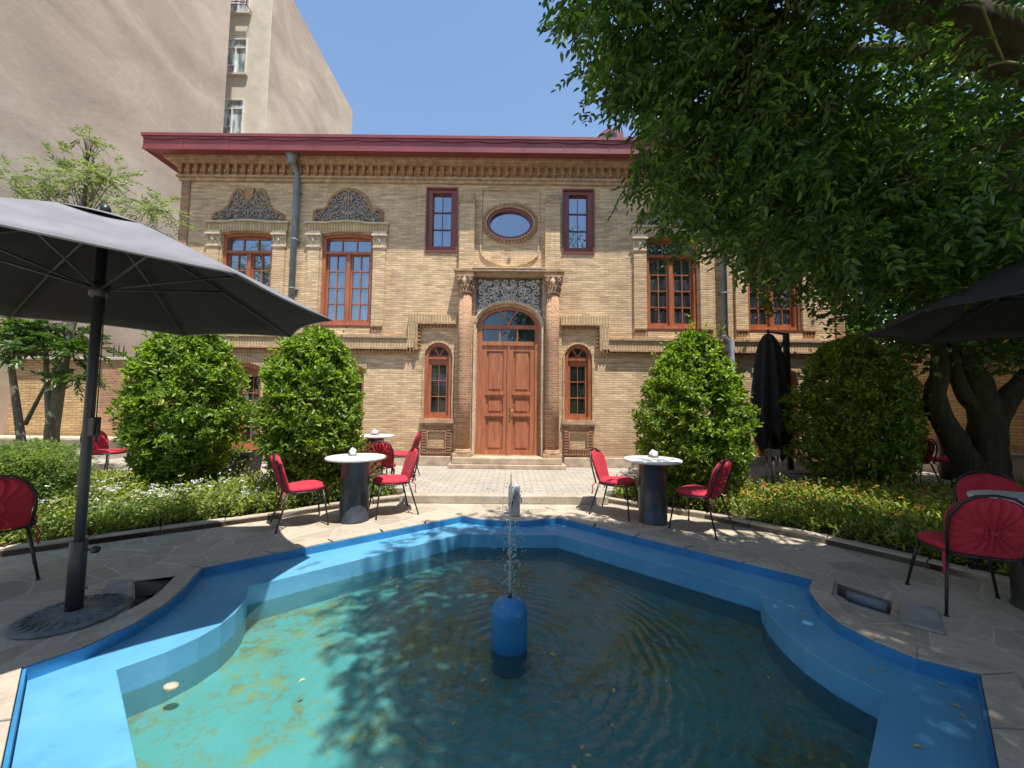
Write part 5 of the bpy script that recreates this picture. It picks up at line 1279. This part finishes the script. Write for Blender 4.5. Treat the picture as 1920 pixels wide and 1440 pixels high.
for k in range(0, len(C), 7):
    e = Vector(C[k]); s_ = min(src, key=lambda s: (s-e).length); mid = (s_+e)*.5+Vector((0, 0, .15)); b.tube(rel([s_, mid, e]), [.035, .02, .005], 5)
b.build('branches', M['bark_dark'], tr)

# near ash tree overhanging from the right ----------------------------
ta = empty('ash_tree', (5.6, 2.2, 0), 0, 'large ash tree whose leafy branches overhang the pool from the upper right', 'tree')
TX, TY = 5.6, 2.2
def rel2(pts): return [(p[0]-TX, p[1]-TY, p[2]) for p in pts]
b = MB(); limb(b, rel2([(5.6, 2.2, -.05), (5.55, 2.3, 1.2), (5.4, 2.5, 2.4), (5.1, 2.8, 3.3), (4.9, 2.8, 4.4), (4.6, 2.6, 6.0)]), [.32, .26, .24, .24, .20, .12], 16, .012)
b.build('trunk', M['bark_dark'], ta)
limbs = [([(5.1, 2.9, 3.2), (4.7, 3.15, 3.32), (4.15, 3.3, 3.38), (3.4, 3.5, 3.5), (2.6, 3.6, 3.6)], [.16, .13, .09, .05, .02]),
         ([(4.95, 2.8, 4.0), (4.4, 3.1, 4.45), (3.85, 3.2, 4.8), (3.1, 3.2, 5.1), (2.0, 3.0, 5.4), (1.0, 2.9, 5.2)], [.26, .24, .19, .12, .06, .02]),
         ([(4.9, 2.8, 4.3), (4.5, 3.3, 4.6), (4.1, 3.9, 5.2), (3.2, 4.6, 5.9)], [.17, .13, .09, .03]),
         ([(4.8, 2.7, 4.9), (3.6, 2.0, 5.6), (2.2, 1.5, 5.9), (.8, 1.4, 5.9), (-.2, 1.6, 5.8)], [.13, .10, .07, .04, .02]),
         ([(4.6, 2.6, 5.2), (3.6, 1.2, 6.0), (2.4, .4, 6.3)], [.12, .08, .03]),
         ([(4.9, 2.8, 3.9), (4.4, 4.0, 3.9), (4.0, 4.8, 4.0), (3.4, 5.2, 3.9)], [.09, .06, .04, .02])]
for pts, rr in limbs:
    b = MB(); limb(b, rel2(pts), rr, 10, .008); b.build('branch', M['bark_dark'], ta)
polyA = [(1012, -600), (1012, 0), (1000, 60), (1040, 95), (1078, 105), (1090, 215), (1112, 235), (1155, 225), (1210, 245), (1200, 275), (1178, 300), (1172, 370), (1205, 385), (1212, 425), (1262, 455), (1300, 470), (1318, 510), (1340, 455), (1365, 500), (1400, 520), (1470, 520), (1560, 560), (1700, 560), (2600, 560), (2600, -600)]
litR = [(.9, 4.55), (1.5, 4.20), (2.2, 3.95), (2.8, 3.72), (3.3, 3.62), (4.2, 3.58), (4.9, 4.2), (4.7, 6.2), (4.9, 8.6), (-2, 8.6), (-2, 4.75)]
def shade_ok(P, soft=.12):
    k = (P[:, 2]+.25)[:, None]; G_ = P[:, :2]+k*np.array([SHX, SHY]); gx = G_[:, 0]+RNG.normal(size=len(P))*soft; gy = G_[:, 1]+RNG.normal(size=len(P))*soft
    left = np.interp(gy, [.4, 1.2, 2.0, 2.9, 3.6, 4.3, 4.8], [.9, .2, -.35, -1.05, -.95, -.75, -.1])
    return (gx > left) & ~in_poly(gx, gy, litR) & (gy < 5.2+2*(gx > 4.6))
vis = volume(16000, (.0, 2.5, 2.1), (5.6, 4.8, 6.0)); vis = vis[outline_ok(vis, polyA) & shade_ok(vis)]
u_, v_, y_ = proj(vis); vis = vis[(v_ > -60) & (u_ < 2000)]
vis = vis[(lump(vis, 3.1, 2) > -.14)]
over = volume(16000, (-.9, -1.0, 4.3), (6.5, 3.6, 6.6)); over = over[outline_ok(over, polyA) & shade_ok(over, .2)]
u_, v_, y_ = proj(over); over = over[(v_ <= -60) | (u_ > 2000) | (y_ < .2)]; gx_ = over[:, 0]+SHX*over[:, 2]; gy_ = over[:, 1]+SHY*over[:, 2]; over = over[(lump(over, 2.3, 7) > np.where(gx_ > 1.6, .10, -.04)) | ((gx_ > -.1) & (gx_ < 1.6) & (gy_ > 1.7) & (gy_ < 4))]
print('canopy', len(vis), len(over))
ed = in_poly(*proj(vis)[:2], [(p[0]+(150 if p[0] < 1500 else 0), p[1]-(110 if p[1] > 0 else 0)) for p in polyA]); vis = vis[ed | (RNG.random(len(vis)) < .55)]
u_, v_, y_ = proj(vis); vis = vis[~((u_ > 1640) & (v_ < 330) & (RNG.random(len(vis)) < .62))]
vis = vis[:420]; over = over[:760]
def spray(C, per, sp, jit):
    out = []
    for q in range(per):
        P = C+RNG.normal(size=C.shape)*sp; D = RNG.normal(size=P.shape)*[.8, .7, .3]+[-.35, .1, -.35]; T_ = P+unit(D)*.2-[0, 0, .05]
        ok = outline_ok(P, polyA, jit) & outline_ok(T_, polyA, jit); P = P[ok]; D = D[ok]
        out.append(compound(P, D, .24, 5, (.066, .026), .3, .35))
    return np.concatenate(out)
vs = np.concatenate([spray(vis, 10, .21, 20), spray(over, 17, .22, 0)])-np.array([TX, TY, 0])
print('ash leaves', len(vs)//6); leaves_obj('crown', vs, M['leaf_ash'], ta)
top = volume(14000, (2.2, -4.0, 4.8), (9.0, 6.0, 8.6)); top = top[outline_ok(top, polyA) & shade_ok(top, .1)]; u_, v_, y_ = proj(top)
top = top[(v_ <= -40) | (u_ > 2100) | (y_ < .2)]; gx_ = top[:, 0]+SHX*top[:, 2]; top = top[lump(top, 1.3, 5) > -.35]; gx_ = top[:, 0]+SHX*top[:, 2]; top = top[(gx_ > 3.2) | (lump(top, 2.6, 1) > .26)][:2600]; out = []
for q in range(22):
    P = top+RNG.normal(size=top.shape)*.2; ln = RNG.uniform(.09, .15, len(P)); out.append(leaf_geo(P, RNG.normal(size=P.shape)*[1, 1, .4], RNG.normal(size=P.shape)*.5+[0, 0, 1], ln, ln*.45))
leaves_obj('upper_crown', np.concatenate(out)-np.array([TX, TY, 0]), M['leaf_ash'], ta)
b = MB(); rnd = random.Random(9); nodes = []
for pts, rr in limbs: nodes += smooth3(pts, 4)[3:]
for Cc in (vis[::6], over[::8]):
    for c in Cc:
        e = Vector(c); s_ = min(nodes, key=lambda s: (s-e).length)
        if (s_-e).length < 2.2: b.tube(rel2([s_, (s_+e)*.5+Vector((0, 0, .1)), e]), [.012, .008, .003], 4)
b.tube(rel2(smooth3([(4.6, 2.9, 3.9), (3.9, 2.9, 4.15), (3.2, 2.75, 3.7), (2.6, 2.7, 3.45)])), .010, 5); b.tube(rel2(smooth3([(3.9, 2.9, 4.15), (3.2, 2.6, 4.5), (2.3, 2.55, 4.3)])), .008, 5)
b.build('twigs', M['twig'], ta)

# trees and hedge beyond the right wall, dark mass behind everything there
def far_tree(x, y, z, r_, n, label, mat='leaf_broad'):
    t = empty('garden_tree', (x, y, 0), 0, label, 'tree'); P, D = blob_points(n, (0, 0, z), r_, .35); P += (.3*lump(P, 1.5, n))[:, None]*D
    out = []
    for q in range(10):
        ln = RNG.uniform(.12, .2, n); out.append(leaf_geo(P+RNG.normal(size=P.shape)*.14, D+RNG.normal(size=P.shape)*.7, RNG.normal(size=P.shape)*.4+[0, 0, 1], ln, ln*.6))
    leaves_obj('crown', np.concatenate(out), M[mat], t); b = MB(); b.tube([(0, 0, 0), (.05, 0, z*.5), (0, 0, z)], [.2, .15, .06], 8); b.build('trunk', M['bark_dark'], t)
far_tree(11.3, 8.6, 4.4, (1.7, 1.8, 2.6), 1500, 'tree growing beyond the right garden wall')
far_tree(10.4, 13.0, 4.0, (1.8, 1.5, 2.8), 1500, 'tree beyond the metal fence right of the house')
far_tree(3.5, -7.0, 4.2, (2.6, 2.0, 2.8), 1300, 'garden tree standing behind the viewer to the right')
far_tree(-3.0, -8.5, 3.2, (2.2, 2.0, 2.2), 1000, 'garden tree standing behind the viewer to the left')

# ============================================================ SMALL THINGS
def fallen(x, y, z, L_, rz, label, grp):
    n = 1; P = np.array([[0, 0, 0.0]]); v = leaf_geo(P, np.array([[1, 0, .08]]), np.array([[0, 0, 1.0]]), np.array([L_]), np.array([L_*.45]), .15)
    o = leaves_obj('fallen_leaf', v, M['leaf_yellow']); o.location = (x, y, z); o.rotation_euler = (0, 0, rz); tag(o, label, 'leaf', grp)
for i in range(26):
    for _ in range(60):
        x, y = random.uniform(-2, 2), random.uniform(1.3, 4.3)
        if in_poly(np.array([x]), np.array([y]), offset(inner_q, -.06))[0] and math.hypot(x, y-2.62) > .2: break
    fallen(x, y, -.194, random.uniform(.02, .045), random.uniform(0, 6), 'small yellow leaf floating on the pool water', 'leaves floating on the water')
lg = offset(inner_q, .05)
for i in range(22):
    for _ in range(200):
        x, y = random.uniform(.3, 2.4), random.uniform(1.2, 4.6)
        if in_poly(np.array([x]), np.array([y]), offset(outer_q, -.04))[0] and not in_poly(np.array([x]), np.array([y]), lg)[0]: break
    fallen(x, y, -.050, random.uniform(.02, .045), random.uniform(0, 6), 'small yellow leaf lying on the blue pool ledge', 'leaves lying on the pool ledge')
# drifting twig with yellow leaves
t = empty('floating_twig', (.36, 1.72, -.192), 0, 'leafy yellow twig floating on the water near the viewer', 'twig')
b = MB(); b.tube([(-.03, .12, 0), (-.045, .05, .002), (-.02, -.03, 0), (.02, -.12, .002)], .0025, 5); b.build('stem', M['twig'], t)
pp = np.array([[-.03, .12, .002], [-.02, .09, .002], [-.02, -.0, .002], [0, -.02, .002], [.01, -.06, .002], [.015, -.08, .002]]); dd = np.array([[.6, .6, .1], [1, -.1, .1], [.9, .3, .1], [.9, -.2, .1], [1, .2, .1], [.7, -.6, .1]])
ln = np.array([.03, .035, .05, .045, .05, .04]); leaves_obj('leaves', leaf_geo(pp, dd, np.tile([0, 0, 1.0], (6, 1)), ln, ln*.45), M['leaf_yellow'], t)
# bit of brick in the shallow water on the left
b = MB(); b.lathe([(.03, -.05), (.055, -.02), (.05, .015), (.02, .028)], seg=9); o = b.build('floating_stone', M['stone'], None, (-1.86, 2.22, -.20)); o.scale = (.75, .5, .5); tag(o, 'tan lump floating by the left pool wall', 'stone')
